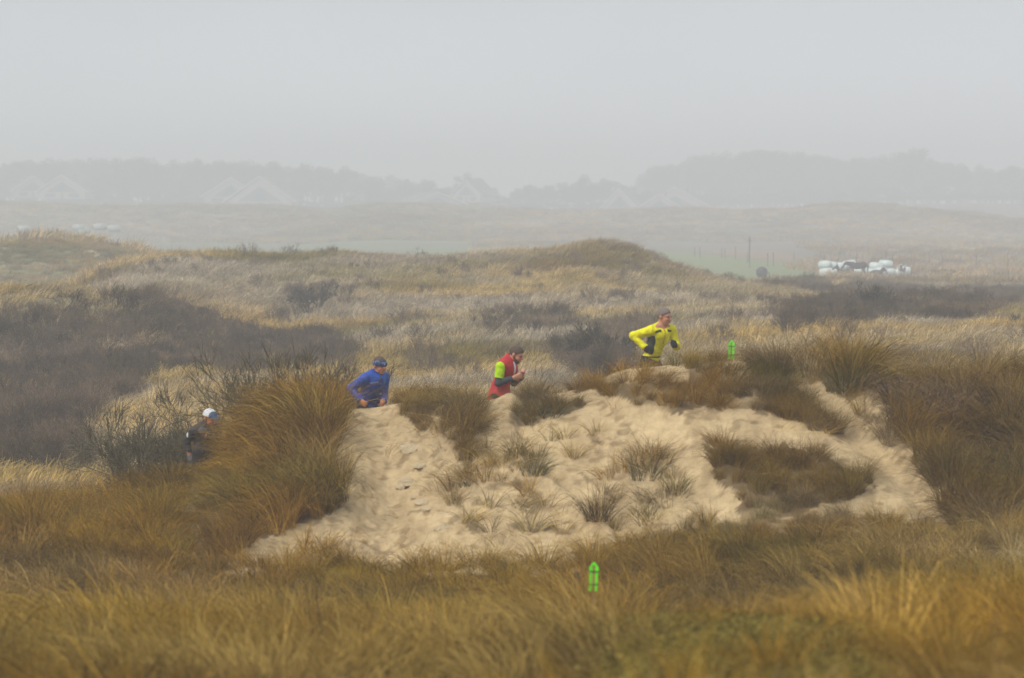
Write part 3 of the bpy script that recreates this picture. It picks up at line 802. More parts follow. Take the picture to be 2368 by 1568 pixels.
s1 = RNG.uniform(0.6, 1.15, (n_, 1)) * (0.65 + 0.4 * fbm(x / 7, y / 7, 105))[:, None] * np.where(y > 270, 0.35, 1.0)[:, None]
scatter('thorn_scrub', SHRUB, np.stack([x, y, z], 1), RNG.uniform(0, 6.28, n_), np.abs(RNG.normal(0, 0.1, n_)), RNG.uniform(0, 6.28, n_), np.repeat(s1, 3, 1), tn, 'dark leafless thorn scrub covering the left hillside and hollows', 6)
# far dunes
x, y = fan(300, 930, 0.18, 0.175)
px, py = proj(x, y, base_height(x, y))
keep = (RNG.random(len(x)) < np.where(y > 740, 1.0, np.where(y > 330, 0.25, 0.7))) & ~((y > 330) & (y < 720) & (px > 1480) & (px + 240 * (fbm(x / 16, y / 60, 113) - 0.5) < 1880)) & ~((y > 330) & (y < 740) & (px < 1100))
x, y = x[keep], y[keep]
put_grass('far_dune_grass', VFAR, 5, x, y, 1.1, (0.3, 0.1, 0.3, 0.6, 1.0, 0.4), 'grey-brown grass on the faint dunes below the houses', 0.3, 0.8, 0.1, sc=30.0)

# ------------------------------------------------------------------ smooth solids: rounded cones and ellipsoids blended into one skin
def cone(a, b, ra, rb, clip=None):
    """tapered limb from a to b; clip = (point, normal): cut flat beyond the point"""
    return ('c', np.array(a, float), np.array(b, float), ra, rb, clip)

def ell(c, r, R=None, clip=None):
    return ('e', np.array(c, float), np.array(r, float), None if R is None else np.array(R, float), None, clip)

def box(c, r, R=None, rnd=0.01):
    return ('b', np.array(c, float), np.array(r, float), None if R is None else np.array(R, float), rnd, None)

def sd(pr, P):
    if pr[0] == 'c':
        _, a, b, ra, rb, clip = pr
        ba = b - a
        h = np.clip(((P - a) @ ba) / (ba @ ba), 0, 1)
        d = np.linalg.norm(P - a - h[:, None] * ba, axis=1) - (ra + (rb - ra) * h)
    else:
        q = P - pr[1]
        if pr[3] is not None: q = q @ pr[3].T.T          # columns of R are the local axes
        clip = pr[5]
        if pr[0] == 'e':
            k0 = np.linalg.norm(q / pr[2], axis=1); k1 = np.linalg.norm(q / (pr[2] ** 2), axis=1)
            d = k0 * (k0 - 1) / (k1 + 1e-9)
        else:
            w = np.abs(q) - pr[2] + pr[4]
            d = np.linalg.norm(np.maximum(w, 0), axis=1) + np.minimum(w.max(1), 0) - pr[4]
    if clip is not None:
        d = np.maximum(d, (P - clip[0]) @ clip[1])
    return d

def smin(a, b, k):
    h = np.clip(0.5 + 0.5 * (b - a) / k, 0, 1)
    return b + (a - b) * h - k * h * (1 - h)

def solid(prims, k=0.03, off=0.0, cuts=(), inter=None, ik=0.0, dents=()):
    """signed distance of the blend; off inflates; cuts = half-spaces kept below; inter = region the solid is limited to"""
    def f(P):
        d = None
        for p in prims:
            e = sd(p, P)
            d = e if d is None else smin(d, e, k)
        d = d - off
        for p, kk in dents:
            d = -smin(-d, sd(p, P), kk)
        for pt, nm in cuts:
            d = np.maximum(d, (P - np.array(pt)) @ np.array(nm, float))
        if inter is not None:
            d = np.maximum(d, inter(P))
        return d
    return f

def skin(f, lo, hi, h, it=2):
    """surface nets over a sparse grid, then pulled onto the surface"""
    lo = np.array(lo, float); hi = np.array(hi, float)
    n = np.maximum(np.ceil((hi - lo) / h / 4).astype(int) * 4 + 1, 5)
    ax = [lo[i] + h * np.arange(n[i]) for i in range(3)]
    cg = np.stack(np.meshgrid(*[a[::4] for a in ax], indexing='ij'), -1)
    cv = f(cg.reshape(-1, 3)).reshape(cg.shape[:3])
    near = np.abs(cv) < h * 4 * 1.9
    nb = near[:-1, :-1, :-1].copy()
    for i in (0, 1):
        for j in (0, 1):
            for k in (0, 1):
                nb |= near[i:i + nb.shape[0], j:j + nb.shape[1], k:k + nb.shape[2]]
    V = np.repeat(np.repeat(np.repeat(cv[:-1, :-1, :-1], 4, 0), 4, 1), 4, 2)
    V = np.pad(V, ((0, 1), (0, 1), (0, 1)), 'edge')
    V = np.where(np.abs(V) < 1e-6, 1e-6, np.sign(V) * 1.0)
    M = np.pad(np.repeat(np.repeat(np.repeat(nb, 4, 0), 4, 1), 4, 2), ((0, 1), (0, 1), (0, 1)), 'edge')
    M[1:] |= M[:-1].copy(); M[:, 1:] |= M[:, :-1].copy(); M[:, :, 1:] |= M[:, :, :-1].copy()
    I = np.argwhere(M)
    V[tuple(I.T)] = f(lo + I * h)
    s = V < 0
    c = np.zeros((V.shape[0] - 1, V.shape[1] - 1, V.shape[2] - 1), int)
    off8 = [(i, j, k) for i in (0, 1) for j in (0, 1) for k in (0, 1)]
    sl = lambda A, o: A[o[0]:A.shape[0] - 1 + o[0], o[1]:A.shape[1] - 1 + o[1], o[2]:A.shape[2] - 1 + o[2]]
    for o in off8: c += sl(s, o)
    act = (c > 0) & (c < 8)
    ids = -np.ones(act.shape, int); cells = np.argwhere(act); ids[act] = np.arange(len(cells))
    P = lo + (cells + 0.5) * h
    quads = []
    for a in range(3):
        e = [0, 0, 0]; e[a] = 1
        s0 = s[tuple(slice(0, -1) if i == a else slice(1, -1) for i in range(3))]
        s1 = s[tuple(slice(1, None) if i == a else slice(1, -1) for i in range(3))]
        E = np.argwhere(s0 != s1)
        flip = s0[tuple(E.T)]
        b_, c_ = (a + 1) % 3, (a + 2) % 3
        E = E + np.array([0 if i == a else 1 for i in range(3)])
        q = []
        for db, dc in ((-1, -1), (0, -1), (0, 0), (-1, 0)):
            g = E.copy(); g[:, b_] += db; g[:, c_] += dc
            q.append(ids[tuple(g.T)])
        q = np.stack(q, 1)
        q[~flip] = q[~flip][:, ::-1]
        quads.append(q)
    Q = np.concatenate(quads)
    Q = Q[(Q >= 0).all(1)]
    for _ in range(it):
        d = f(P); g = np.stack([f(P + np.eye(3)[i] * 1e-3) - d for i in range(3)], 1) / 1e-3
        P = P - np.clip(d, -h, h)[:, None] * g / (np.sum(g * g, 1, keepdims=True) + 1e-6)
    return P, Q

def bounds(prims, off=0.0):
    lo = np.full(3, 1e9); hi = -lo
    for p in prims:
        if p[0] == 'c':
            r = max(p[3], p[4]); pts = np.stack([p[1], p[2]])
            lo = np.minimum(lo, pts.min(0) - r); hi = np.maximum(hi, pts.max(0) + r)
        else:
            r = np.max(p[2]) if p[3] is not None else p[2]
            lo = np.minimum(lo, p[1] - r); hi = np.maximum(hi, p[1] + r)
    return lo - off - 0.03, hi + off + 0.03

def skin_part(name, prims, parent, mat, h=0.012, k=0.03, off=0.0, lim=None, **kw):
    lo, hi = bounds(prims, off) if lim is None else lim
    P, Q = skin(solid(prims, k, off, **kw), lo, hi, h)
    return link(name, mesh_np(name, P, Q, mat, True), parent)

def frame(fwd, up):
    """rows forward, left, up"""
    f = np.array(fwd, float); f /= np.linalg.norm(f)
    u = np.array(up, float); u = u - f * (u @ f); u /= np.linalg.norm(u)
    return np.stack([f, np.cross(u, f), u])

def turn(yaw, pitch=0.0, roll=0.0):
    """rows forward, left, up for a heading: yaw from +X towards the viewer (-Y), pitch down positive"""
    f = np.array([math.cos(yaw) * math.cos(pitch), -math.sin(yaw) * math.cos(pitch), -math.sin(pitch)])
    l = np.array([math.sin(yaw), math.cos(yaw), 0.0])
    u = np.cross(f, l)
    c, s = math.cos(roll), math.sin(roll)
    return np.stack([f, l * c + u * s, u * c - l * s])

M_SKIN = plain('skin', (0.55, 0.26, 0.17), 0.55, 0.10, 30)
M_SKIN2 = plain('ruddy_skin', (0.50, 0.20, 0.11), 0.55, 0.10, 30)
M_LIP = plain('lips', (0.30, 0.10, 0.075), 0.5)
M_EYE = plain('eye', (0.05, 0.035, 0.03), 0.3)
M_HAIR_GREY = plain('grey_brown_hair', (0.20, 0.165, 0.14), 0.8, 0.3, 120)
M_HAIR_BROWN = plain('brown_hair', (0.10, 0.07, 0.05), 0.8, 0.3, 120)
M_BEARD = plain('stubble', (0.13, 0.075, 0.05), 0.9, 0.3, 150)
M_YELLOW = plain('yellow_jersey', (0.86, 0.80, 0.010), 0.75, 0.06, 14, 0.2, 0.8)
M_BLACKCLOTH = plain('black_cloth', (0.022, 0.022, 0.026), 0.8, 0.15, 20, 0.2, 0.2)
M_CHAR = plain('charcoal_cloth', (0.055, 0.062, 0.068), 0.85, 0.12, 30, 0.2, 0.2)
M_PATCHGREY = plain('dark_mesh', (0.05, 0.055, 0.045), 0.85)
M_ORANGE = plain('orange_zip', (0.55, 0.27, 0.01), 0.6)
M_BLUE = plain('blue_jacket', (0.022, 0.085, 0.40), 0.6, 0.14, 12, 0.3, 0.8)
M_BLUEDARK = plain('navy_panel', (0.012, 0.03, 0.16), 0.65, 0.15, 14, 0.3, 0.8)
M_REFLECT = plain('grey_reflective_strip', (0.30, 0.33, 0.42), 0.5)
M_RED = plain('red_gilet', (0.50, 0.032, 0.035), 0.65, 0.12, 10, 0.25, 0.8)
M_LIME = plain('lime_shirt', (0.46, 0.72, 0.005), 0.7, 0.06, 14, 0.2, 0.8)
M_WHITE = plain('white_cloth', (0.72, 0.74, 0.74), 0.8, 0.06, 20)
M_CAPBLUE = plain('blue_cap_panel', (0.045, 0.12, 0.24), 0.8, 0.15, 40)
M_SHOE = plain('running_shoe', (0.10, 0.10, 0.11), 0.6)
M_BUFF, n, l = mat_nodes('patterned_headband')
o_ = n.new('ShaderNodeOutputMaterial'); b_ = n.new('ShaderNodeBsdfPrincipled'); b_.inputs['Roughness'].default_value = 0.85
tc = n.new('ShaderNodeTexCoord'); vo = n.new('ShaderNodeTexNoise'); vo.inputs['Scale'].default_value = 26.0; vo.inputs['Detail'].default_value = 2.0
rp = n.new('ShaderNodeValToRGB'); rp.color_ramp.elements[0].position = 0.42; rp.color_ramp.elements[0].color = (0.012, 0.022, 0.06, 1)
rp.color_ramp.elements[1].position = 0.62; rp.color_ramp.elements[1].color = (0.20, 0.27, 0.45, 1)
e_ = rp.color_ramp.elements.new(0.52); e_.color = (0.03, 0.07, 0.19, 1)
l.new(tc.outputs['Object'], vo.inputs['Vector']); l.new(vo.outputs['Fac'], rp.inputs['Fac']); l.new(rp.outputs[0], b_.inputs['Base Color']); l.new(b_.outputs[0], o_.inputs['Surface'])

def head_prims(c, R, s=1.0):
    """R rows = forward, left, up of the head; c = middle of the head"""
    g = lambda x, y, z: np.array(c) + s * (R.T @ np.array([x, y, z]))
    E = lambda p, r: ell(g(*p), np.array(r) * s, R.T)
    pr = [E((-0.014, 0, 0.030), (0.097, 0.077, 0.088)), E((0.022, 0, -0.035), (0.068, 0.061, 0.082)), E((0.058, 0, -0.096), (0.027, 0.028, 0.020)),
          E((0.052, 0, 0.018), (0.042, 0.058, 0.026)), E((0.060, 0.030, -0.032), (0.026, 0.024, 0.024)), E((0.060, -0.030, -0.032), (0.026, 0.024, 0.024)),
          cone(g(0.086, 0, 0.008), g(0.108, 0, -0.030), 0.009 * s, 0.0135 * s), E((0.084, 0, -0.066), (0.012, 0.022, 0.010)),
          E((-0.012, 0.080, -0.008), (0.019, 0.010, 0.031)), E((-0.012, -0.080, -0.008), (0.019, 0.010, 0.031))]
    dents = [(E((0.100, 0.032, 0.000), (0.020, 0.017, 0.011)), 0.012), (E((0.100, -0.032, 0.000), (0.020, 0.017, 0.011)), 0.012), (E((0.104, 0, -0.0665), (0.012, 0.022, 0.0025)), 0.006)]
    return pr, dents, g

def fist(w, d, nrm, s=1.0):
    """hand closed from the wrist w along d, fingers curling towards nrm; palm, four fingers, thumb"""
    d = np.array(d, float); d /= np.linalg.norm(d)
    nrm = np.array(nrm, float); nrm = nrm - d * (nrm @ d); nrm /= np.linalg.norm(nrm)
    ac = np.cross(d, nrm)
    g = lambda a, b, c: np.array(w) + s * (d * a + nrm * b + ac * c)
    pr = [ell(g(0.048, 0.004, 0), np.array([0.050, 0.019, 0.042]) * s, np.stack([d, nrm, ac]).T)]
    for q, (c, ln) in enumerate(((-0.031, 0.85), (-0.0105, 1.0), (0.0105, 0.97), (0.031, 0.85))):
        p0, p1, p2, p3 = g(0.085, 0, c), g(0.085 + 0.030 * ln, 0.014, c), g(0.080 + 0.024 * ln, 0.044 * ln, c * 0.95), g(0.074, 0.046 * ln, c * 0.9)
        pr += [cone(p0, p1, 0.0105 * s, 0.0098 * s), cone(p1, p2, 0.0098 * s, 0.009 * s), cone(p2, p3, 0.009 * s, 0.0085 * s)]
    pr += [cone(g(0.022, 0.008, -0.034), g(0.058, 0.026, -0.050), 0.0135 * s, 0.0115 * s), cone(g(0.058, 0.026, -0.050), g(0.090, 0.046, -0.030), 0.0112 * s, 0.0095 * s)]
    return pr

def body_set(J):
    """all the body's blends from its joints (metres, world axes, pelvis at the origin)"""
    T = J['trunk']; H = J['hips']                             # frames: rows forward, left, up
    pe, ch, nk = np.array(J['pelvis'], float), np.array(J['chest'], float), np.array(J['neck'], float)
    torso = [ell(pe + H[2] * -0.02, (0.105, 0.152, 0.115), H.T), ell(pe * 0.55 + ch * 0.45 + H[2] * 0.0, (0.092, 0.132, 0.16), T.T), ell(ch, (0.108, 0.158, 0.165), T.T),
             ell(ch + T[2] * 0.09 - T[0] * 0.01, (0.086, 0.150, 0.085), T.T), ell(ch + T[0] * 0.045 + T[2] * 0.05, (0.065, 0.13, 0.085), T.T)]
    arms, fore, hands = [], [], []
    for s in 'LR':
        sh, el, wr = (np.array(J[s + k], float) for k in ('sh', 'el', 'wr'))
        torso.append(cone(nk + T[2] * 0.005 - T[0] * 0.01, sh - T[2] * 0.004, 0.052, 0.058))
        arms.append(cone(sh, el, 0.058, 0.043)); fore.append(cone(el, wr, 0.043, 0.028))
        d = wr - el; d /= np.linalg.norm(d)
        hd = np.array(J.get(s + 'hd', d), float)
        hands.append(fist(wr + d * 0.005, hd, J[s + 'pn']))
    legs, feet = [], []
    for s in 'LR':
        hp, kn, an = (np.array(J[s + k], float) for k in ('hp', 'kn', 'an'))
        legs += [cone(hp, kn, 0.082, 0.056), cone(kn, kn * 0.62 + an * 0.38, 0.055, 0.054), cone(kn * 0.62 + an * 0.38, an, 0.054, 0.036)]
        fd = np.array(J[s + 'ft'], float); fd /= np.linalg.norm(fd)
        dn = np.array([0, 0, -1.0]); dn = dn - fd * (dn @ fd); dn /= np.linalg.norm(dn)
        feet += [[cone(an + dn * 0.045 - fd * 0.045, an + dn * 0.05 + fd * 0.11, 0.036, 0.036), cone(an + dn * 0.05 + fd * 0.11, an + dn * 0.058 + fd * 0.17, 0.036, 0.026), cone(an, an + dn * 0.04, 0.036, 0.036)]]
    return torso, arms, fore, hands, legs, feet

def make_person(name, label, anchor, J, headc, headR, skin_mat):
    """an Empty at the feet, the body as one skin below it; returns what the clothes need"""
    z0 = height1(anchor.x, anchor.y)
    root = empty(name, (anchor.x, anchor.y, z0))
    lift = anchor.z - z0                                    # pelvis above the ground
    sh = np.array([0, 0, lift])
    for k in list(J):
        if k in ('trunk', 'hips') or k.endswith(('hd', 'pn', 'ft')): continue
        J[k] = np.array(J[k], float) + sh
    headc = np.array(headc, float) + sh
    torso, arms, fore, hands, legs, feet = body_set(J)
    hp, dents, g = head_prims(headc, headR)
    neck = [cone(np.array(J['neck']) - J['trunk'][2] * 0.03, headc - headR[2] * 0.05 - headR[0] * 0.02, 0.062, 0.055)]
    allp = torso + arms + fore + hands[0] + hands[1] + legs + feet[0] + feet[1] + neck + hp
    lo, hi = bounds(allp)
    P, Q = skin(solid(allp, 0.016, 0, dents=dents), lo, hi, 0.012)
    body = link('body', mesh_np('body', P, Q, skin_mat, True), root)
    tag(root, label, 'person')
    for s in (0.031, -0.031):
        skin_part('eye', [ell(g(0.089, s, 0.0), (0.006, 0.013, 0.0055), headR.T)], root, M_EYE, 0.003, 0.002)
        skin_part('eyebrow', [ell(g(0.093, s, 0.019), (0.006, 0.018, 0.0035), headR.T)], root, M_HAIR_BROWN, 0.003, 0.002)
    skin_part('lips', [ell(g(0.093, 0, -0.066), (0.006, 0.021, 0.006), headR.T)], root, M_LIP, 0.003, 0.002)
    return root, dict(torso=torso, arms=arms, fore=fore, hands=hands, legs=legs, feet=feet, head=hp, neck=neck, g=g, J=J, hc=headc, hR=headR, body=body)

def cuffed(B, i, back=0.0, reach=0.0, grow=0.0):
    """upper and fore arm with the sleeve ending flat near the wrist"""
    s = 'LR'[i]
    el, wr = np.array(B['J'][s + 'el']), np.array(B['J'][s + 'wr'])
    d = (wr - el) / np.linalg.norm(wr - el)
    a, f = B['arms'][i], B['fore'][i]
    return [cone(a[1], a[2], a[3] + grow, a[4] + grow), cone(f[1], f[2], f[3] + grow, f[4] + grow + 0.006, (wr - d * back, d))]

def dress_common(B, root, tights, shoe):
    skin_part('tights', B['legs'] + B['torso'][:1], root, tights, 0.014, 0.03, 0.008, cuts=[(np.array(B['J']['pelvis']) + B['J']['hips'][2] * 0.10, B['J']['hips'][2])])
    for f in B['feet']:
        sh = skin_part('shoe', f, root, shoe, 0.011, 0.02, 0.010)

def hair_cap(B, root, mat, name='hair', low=0.03, front=0.055, off=0.010, tilt=0.55):
    g, R = B['g'], B['hR']
    n1 = -(R[2] * 1.0 - R[0] * tilt); n1 /= np.linalg.norm(n1)
    return skin_part(name, B['head'][:1], root, mat, 0.008, 0.02, off, cuts=[(g(front, 0, low), n1)])

def running_legs(H, hipw=0.085, fwd='L', lift=0.9):
    """hip, knee, ankle and toe direction for a stride; H rows forward, left, up of the hips; lift = pelvis above the ground"""
    f = np.array([H[0][0], H[0][1], 0]); f /= np.linalg.norm(f)
    lf = np.array([H[1][0], H[1][1], 0]); lf /= np.linalg.norm(lf)
    up = np.array([0, 0, 1.0])
    J = {}
    for s, sg in (('L', 1), ('R', -1)):
        hp = lf * hipw * sg - up * 0.05
        if s == fwd:
            kn = hp + f * 0.27 - up * 0.31
            an = kn - f * 0.10 - up * (lift - 0.05 - 0.31 - 0.085)
            ft = f
        else:
            kn = hp - f * 0.06 - up * 0.40
            an = kn - f * 0.34 - up * 0.12
            ft = f * 0.35 - up * 0.9
        J[s + 'hp'], J[s + 'kn'], J[s + 'an'], J[s + 'ft'] = hp, kn, an, ft
    return J

def rel(px, py, px0, py0, dy, dist):
    """offset in metres of a view point from the pelvis' view point, dy = further away"""
    k = dist / FOC
    return np.array([(px - px0) * k, dy, -(py - py0) * k])

V = lambda *a: [c / 1.7305 for c in a]

# ------------------------------------------------------------------ runner in yellow
D = 52.4
p0 = (2600 / 1.7305, 1438 / 1.7305)
q = lambda x, y, dy: rel(x / 1.7305, y / 1.7305, *p0, dy, D)
a_ = math.radians(50)                                       # heading: from +X towards the viewer
T = turn(a_, math.radians(14)); H = turn(a_ * 0.8, math.radians(6))
J = dict(trunk=T, hips=H, pelvis=(0, 0, 0), chest=q(2634, 1348, -0.02), neck=q(2648, 1303, -0.03),
         Rsh=q(2605, 1320, -0.15), Rel=q(2533, 1343, -0.02), Rwr=q(2577, 1390, -0.10), Rpn=(0.2, 0.9, 0.3), Rhd=(0.75, -0.35, -0.35),
         Lsh=q(2686, 1320, 0.10), Lel=q(2708, 1388, 0.13), Lwr=q(2702, 1378, -0.10), Lpn=(-0.8, 0.1, -0.3))
J.update(running_legs(H, fwd='L', lift=0.98))
anchor = at(*p0, D)
hR = turn(math.radians(32), math.radians(8))
root, B = make_person('person', 'runner in a yellow long-sleeved top and black gloves on the dune crest', anchor, J, q(2656, 1266, -0.05), hR, M_SKIN)
lift = B['J']['pelvis'][2]
top = skin_part('jersey', B['torso'] + cuffed(B, 0) + cuffed(B, 1), root, M_YELLOW, 0.011, 0.03, 0.011, cuts=[(np.array(B['J']['neck']) + T[2] * 0.026, T[2] * 0.80 + T[0] * 0.60), (np.array(B['J']['pelvis']) - H[2] * 0.01, -H[2] * 0.94 - H[1] * 0.34)])
jersey = solid(B['torso'] + cuffed(B, 0) + cuffed(B, 1), 0.03, 0.0145)
def on_cloth(name, prims, parent, mat, f=jersey, h=0.006, k=0.004):
    lo, hi = bounds(prims)
    P, Q = skin(solid(prims, k, 0, inter=f), lo, hi, h, 1)
    return link(name, mesh_np(name, P, Q, mat, True), parent)
C = np.array(B['J']['chest']); W = lambda f, l, u: C + T[0] * f + T[1] * l + T[2] * u
on_cloth('zip', [box(W(0.09, 0.0, 0.03), (0.08, 0.006, 0.105), T.T, 0.003)], top, M_ORANGE, solid(B['torso'], 0.03, 0.0155))
R2 = turn(a_, math.radians(14), math.radians(-12)); R1 = turn(a_, math.radians(14), math.radians(14))
on_cloth('shoulder_patch', [box(W(0.08, -0.108, 0.108), (0.10, 0.052, 0.014), R1.T, 0.004)], top, M_PATCHGREY)
on_cloth('shoulder_patch', [box(W(0.08, 0.108, 0.108), (0.10, 0.052, 0.014), R2.T, 0.004)], top, M_PATCHGREY)
on_cloth('side_panel', [ell(W(0.0, -0.15, -0.06), (0.10, 0.055, 0.13), T.T)], top, M_PATCHGREY, solid(B['torso'], 0.03, 0.0145))
on_cloth('side_panel', [ell(W(-0.01, 0.15, -0.06), (0.065, 0.05, 0.115), T.T)], top, M_PATCHGREY, solid(B['torso'], 0.03, 0.0145))
skin_part('belt', B['torso'][:2], root, M_BLACKCLOTH, 0.010, 0.03, 0.018, cuts=[(np.array(B['J']['pelvis']) + H[2] * 0.055, H[2]), (np.array(B['J']['pelvis']) + H[2] * 0.035, -H[2])])
for i in (0, 1): skin_part('glove', B['hands'][i], root, M_BLACKCLOTH, 0.009, 0.012, 0.010)
dress_common(B, root, M_BLACKCLOTH, M_SHOE)
hair_cap(B, root, M_HAIR_GREY, low=0.045, front=0.050, tilt=0.75)

# ------------------------------------------------------------------ runner in red
p0 = (1995 / 1.7305, 1572 / 1.7305)
q = lambda x, y, dy: rel(x / 1.7305, y / 1.7305, *p0, dy, D)
a_ = math.radians(24)
T = turn(a_, math.radians(20)); H = turn(a_, math.radians(8))
J = dict(trunk=T, hips=H, pelvis=(0, 0, 0), chest=q(2020, 1482, 0.0), neck=q(2040, 1436, -0.01),
         Rsh=q(2004, 1462, -0.16), Rel=q(1993, 1530, -0.20), Rwr=q(2052, 1510, -0.20), Rpn=(-0.1, 0.9, 0.2), Rhd=(0.9, 0.1, 0.25),
         Lsh=q(2040, 1458, 0.15), Lel=q(2056, 1534, 0.16), Lwr=q(2088, 1508, -0.06), Lpn=(-0.6, -0.2, 0.5), Lhd=(0.35, -0.5, 0.75))
J.update(running_legs(H, fwd='R', lift=0.95))
anchor = at(*p0, D)
hR = turn(math.radians(22), math.radians(24))
root, B = make_person('person', 'bearded runner in a red gilet with lime sleeves and fists together', anchor, J, q(2066, 1418, -0.02), hR, M_SKIN)
pel = np.array(B['J']['pelvis'])
B['torso'] += [cone(pel * 0.7 + np.array(B['J']['chest']) * 0.3, pel - H[2] * 0.16 + H[0] * 0.02, 0.115, 0.175), ell(np.array(B['J']['chest']) + T[0] * 0.03 + T[1] * 0.05, (0.11, 0.14, 0.16), T.T)]
vest = skin_part('gilet', B['torso'], root, M_RED, 0.011, 0.03, 0.016, cuts=[(np.array(B['J']['neck']) + T[2] * 0.045, T[2] * 0.85 + T[0] * 0.52), (np.array(B['J']['pelvis']) - H[2] * 0.14, -H[2])])
skin_part('collar', [cone(np.array(B['J']['neck']) - T[2] * 0.05 + T[0] * 0.005, np.array(B['J']['neck']) + T[2] * 0.062 + T[0] * 0.02, 0.078, 0.072)], vest, M_RED, 0.010, 0.02, 0.0, cuts=[(np.array(B['J']['neck']) + T[2] * 0.05, T[2] * 0.88 + T[0] * 0.47)])
C = np.array(B['J']['chest'])
vs = solid(B['torso'], 0.03, 0.0195)
on_cloth('shirt_front', [box(W(0.10, -0.005, 0.10), (0.08, 0.016, 0.085), T.T, 0.004)], vest, M_WHITE, vs)
on_cloth('shirt_front', [box(W(0.10, -0.005, -0.015), (0.08, 0.012, 0.030), T.T, 0.004)], vest, M_LIME, vs)
on_cloth('zip', [box(W(0.10, -0.005, -0.13), (0.08, 0.005, 0.085), T.T, 0.002)], vest, M_BLACKCLOTH, vs)
for i, s in enumerate('LR'):
    sh, el, wr = (np.array(B['J'][s + k]) for k in ('sh', 'el', 'wr'))
    d = (el - sh) / np.linalg.norm(el - sh)
    cut = sh + (el - sh) * 0.72
    skin_part('short_sleeve', [cone(sh + d * 0.005 + T[1] * (0.012 if s == 'L' else -0.012), el, 0.066, 0.058, (cut, d))], root, M_LIME, 0.010, 0.02, 0.004)
    skin_part('sleeve', cuffed(B, i, 0.01), root, M_CHAR, 0.010, 0.02, 0.006, cuts=[(sh + d * 0.05, -d)])
dress_common(B, root, M_BLACKCLOTH, M_SHOE)
hair_cap(B, root, M_HAIR_BROWN, low=0.040, front=0.055, off=0.006, tilt=0.8)
skin_part('beard', B['head'][1:3], root, M_BEARD, 0.008, 0.02, 0.004, cuts=[(B['g'](0.04, 0, -0.045), B['hR'][2] * 0.86 + B['hR'][0] * 0.5)])

# ------------------------------------------------------------------ runner in blue
p0 = (1468 / 1.7305, 1612 / 1.7305)
q = lambda x, y, dy: rel(x / 1.7305, y / 1.7305, *p0, dy, D)
a_ = math.radians(50)
T = turn(a_, math.radians(20)); H = turn(a_ * 0.8, math.radians(8))
J = dict(trunk=T, hips=H, pelvis=(0, 0, 0), chest=q(1497, 1530, -0.04), neck=q(1508, 1494, -0.05),
         Rsh=q(1464, 1511, -0.17), Rel=q(1405, 1552, -0.05), Rwr=q(1440, 1598, -0.14), Rpn=(0.3, 0.9, 0.2), Rhd=(0.6, -0.5, -0.45),
         Lsh=q(1537, 1512, 0.10), Lel=q(1534, 1588, 0.16), Lwr=q(1536, 1606, -0.06), Lpn=(-0.8, 0.1, 0.2))
J.update(running_legs(H, fwd='L', lift=0.97))
anchor = at(*p0, D)
hR = turn(math.radians(50), math.radians(9))
root, B = make_person('person', 'runner in a blue zip jacket with a patterned blue headband', anchor, J, q(1521, 1461, -0.08), hR, M_SKIN2)
B['torso'] += [ell(np.array(B['J']['pelvis']) * 0.6 + np.array(B['J']['chest']) * 0.4 + T[1] * 0.03, (0.115, 0.165, 0.20), T.T)]
jk = B['torso'] + cuffed(B, 0) + cuffed(B, 1)
top = skin_part('jacket', jk, root, M_BLUE, 0.011, 0.03, 0.014, cuts=[(np.array(B['J']['neck']) + T[2] * 0.05, T[2] * 0.95 + T[0] * 0.3), (np.array(B['J']['pelvis']) - H[2] * 0.06, -H[2])])
skin_part('collar', [cone(np.array(B['J']['neck']) - T[2] * 0.05 + T[0] * 0.005, np.array(B['J']['neck']) + T[2] * 0.06 + T[0] * 0.02, 0.076, 0.070)], top, M_BLUEDARK, 0.010, 0.02, 0.0, cuts=[(np.array(B['J']['neck']) + T[2] * 0.055, T[2] * 0.97 + T[0] * 0.25)])
C = np.array(B['J']['chest'])
bt = solid(B['torso'], 0.03, 0.017)
on_cloth('lower_panel', [box(W(0.02, 0.0, -0.16), (0.20, 0.22, 0.12), T.T, 0.03)], top, M_BLUEDARK, bt, 0.010)
on_cloth('zip', [box(W(0.09, 0.0, -0.02), (0.09, 0.006, 0.21), T.T, 0.002)], top, M_CHAR, solid(B['torso'], 0.03, 0.020))
Rp = turn(a_, math.radians(20), math.radians(18))
on_cloth('chest_strip', [box(W(0.09, -0.085, 0.045), (0.09, 0.058, 0.005), Rp.T, 0.002)], top, M_REFLECT, solid(B['torso'], 0.03, 0.019), 0.005)
on_cloth('chest_panel', [ell(W(0.09, 0.085, 0.075), (0.09, 0.03, 0.055), T.T)], top, plain('light_blue_panel', (0.03, 0.16, 0.42), 0.6), solid(B['torso'], 0.03, 0.018))
on_cloth('logo', [box(W(0.10, 0.055, -0.12), (0.09, 0.022, 0.012), T.T, 0.003)], top, M_REFLECT, solid(B['torso'], 0.03, 0.020), 0.005)
dress_common(B, root, M_BLACKCLOTH, M_SHOE)
hair_cap(B, root, M_HAIR_BROWN, low=0.05, front=0.0, off=0.008, tilt=0.1)
g = B['g']; R = B['hR']
skin_part('headband', B['head'][:1] + B['head'][3:4], root, M_BUFF, 0.008, 0.02, 0.014, cuts=[(g(0, 0, 0.068), R[2] * 0.97 - R[0] * 0.22), (g(0, 0, -0.006), -R[2] * 0.99 + R[0] * 0.1)])

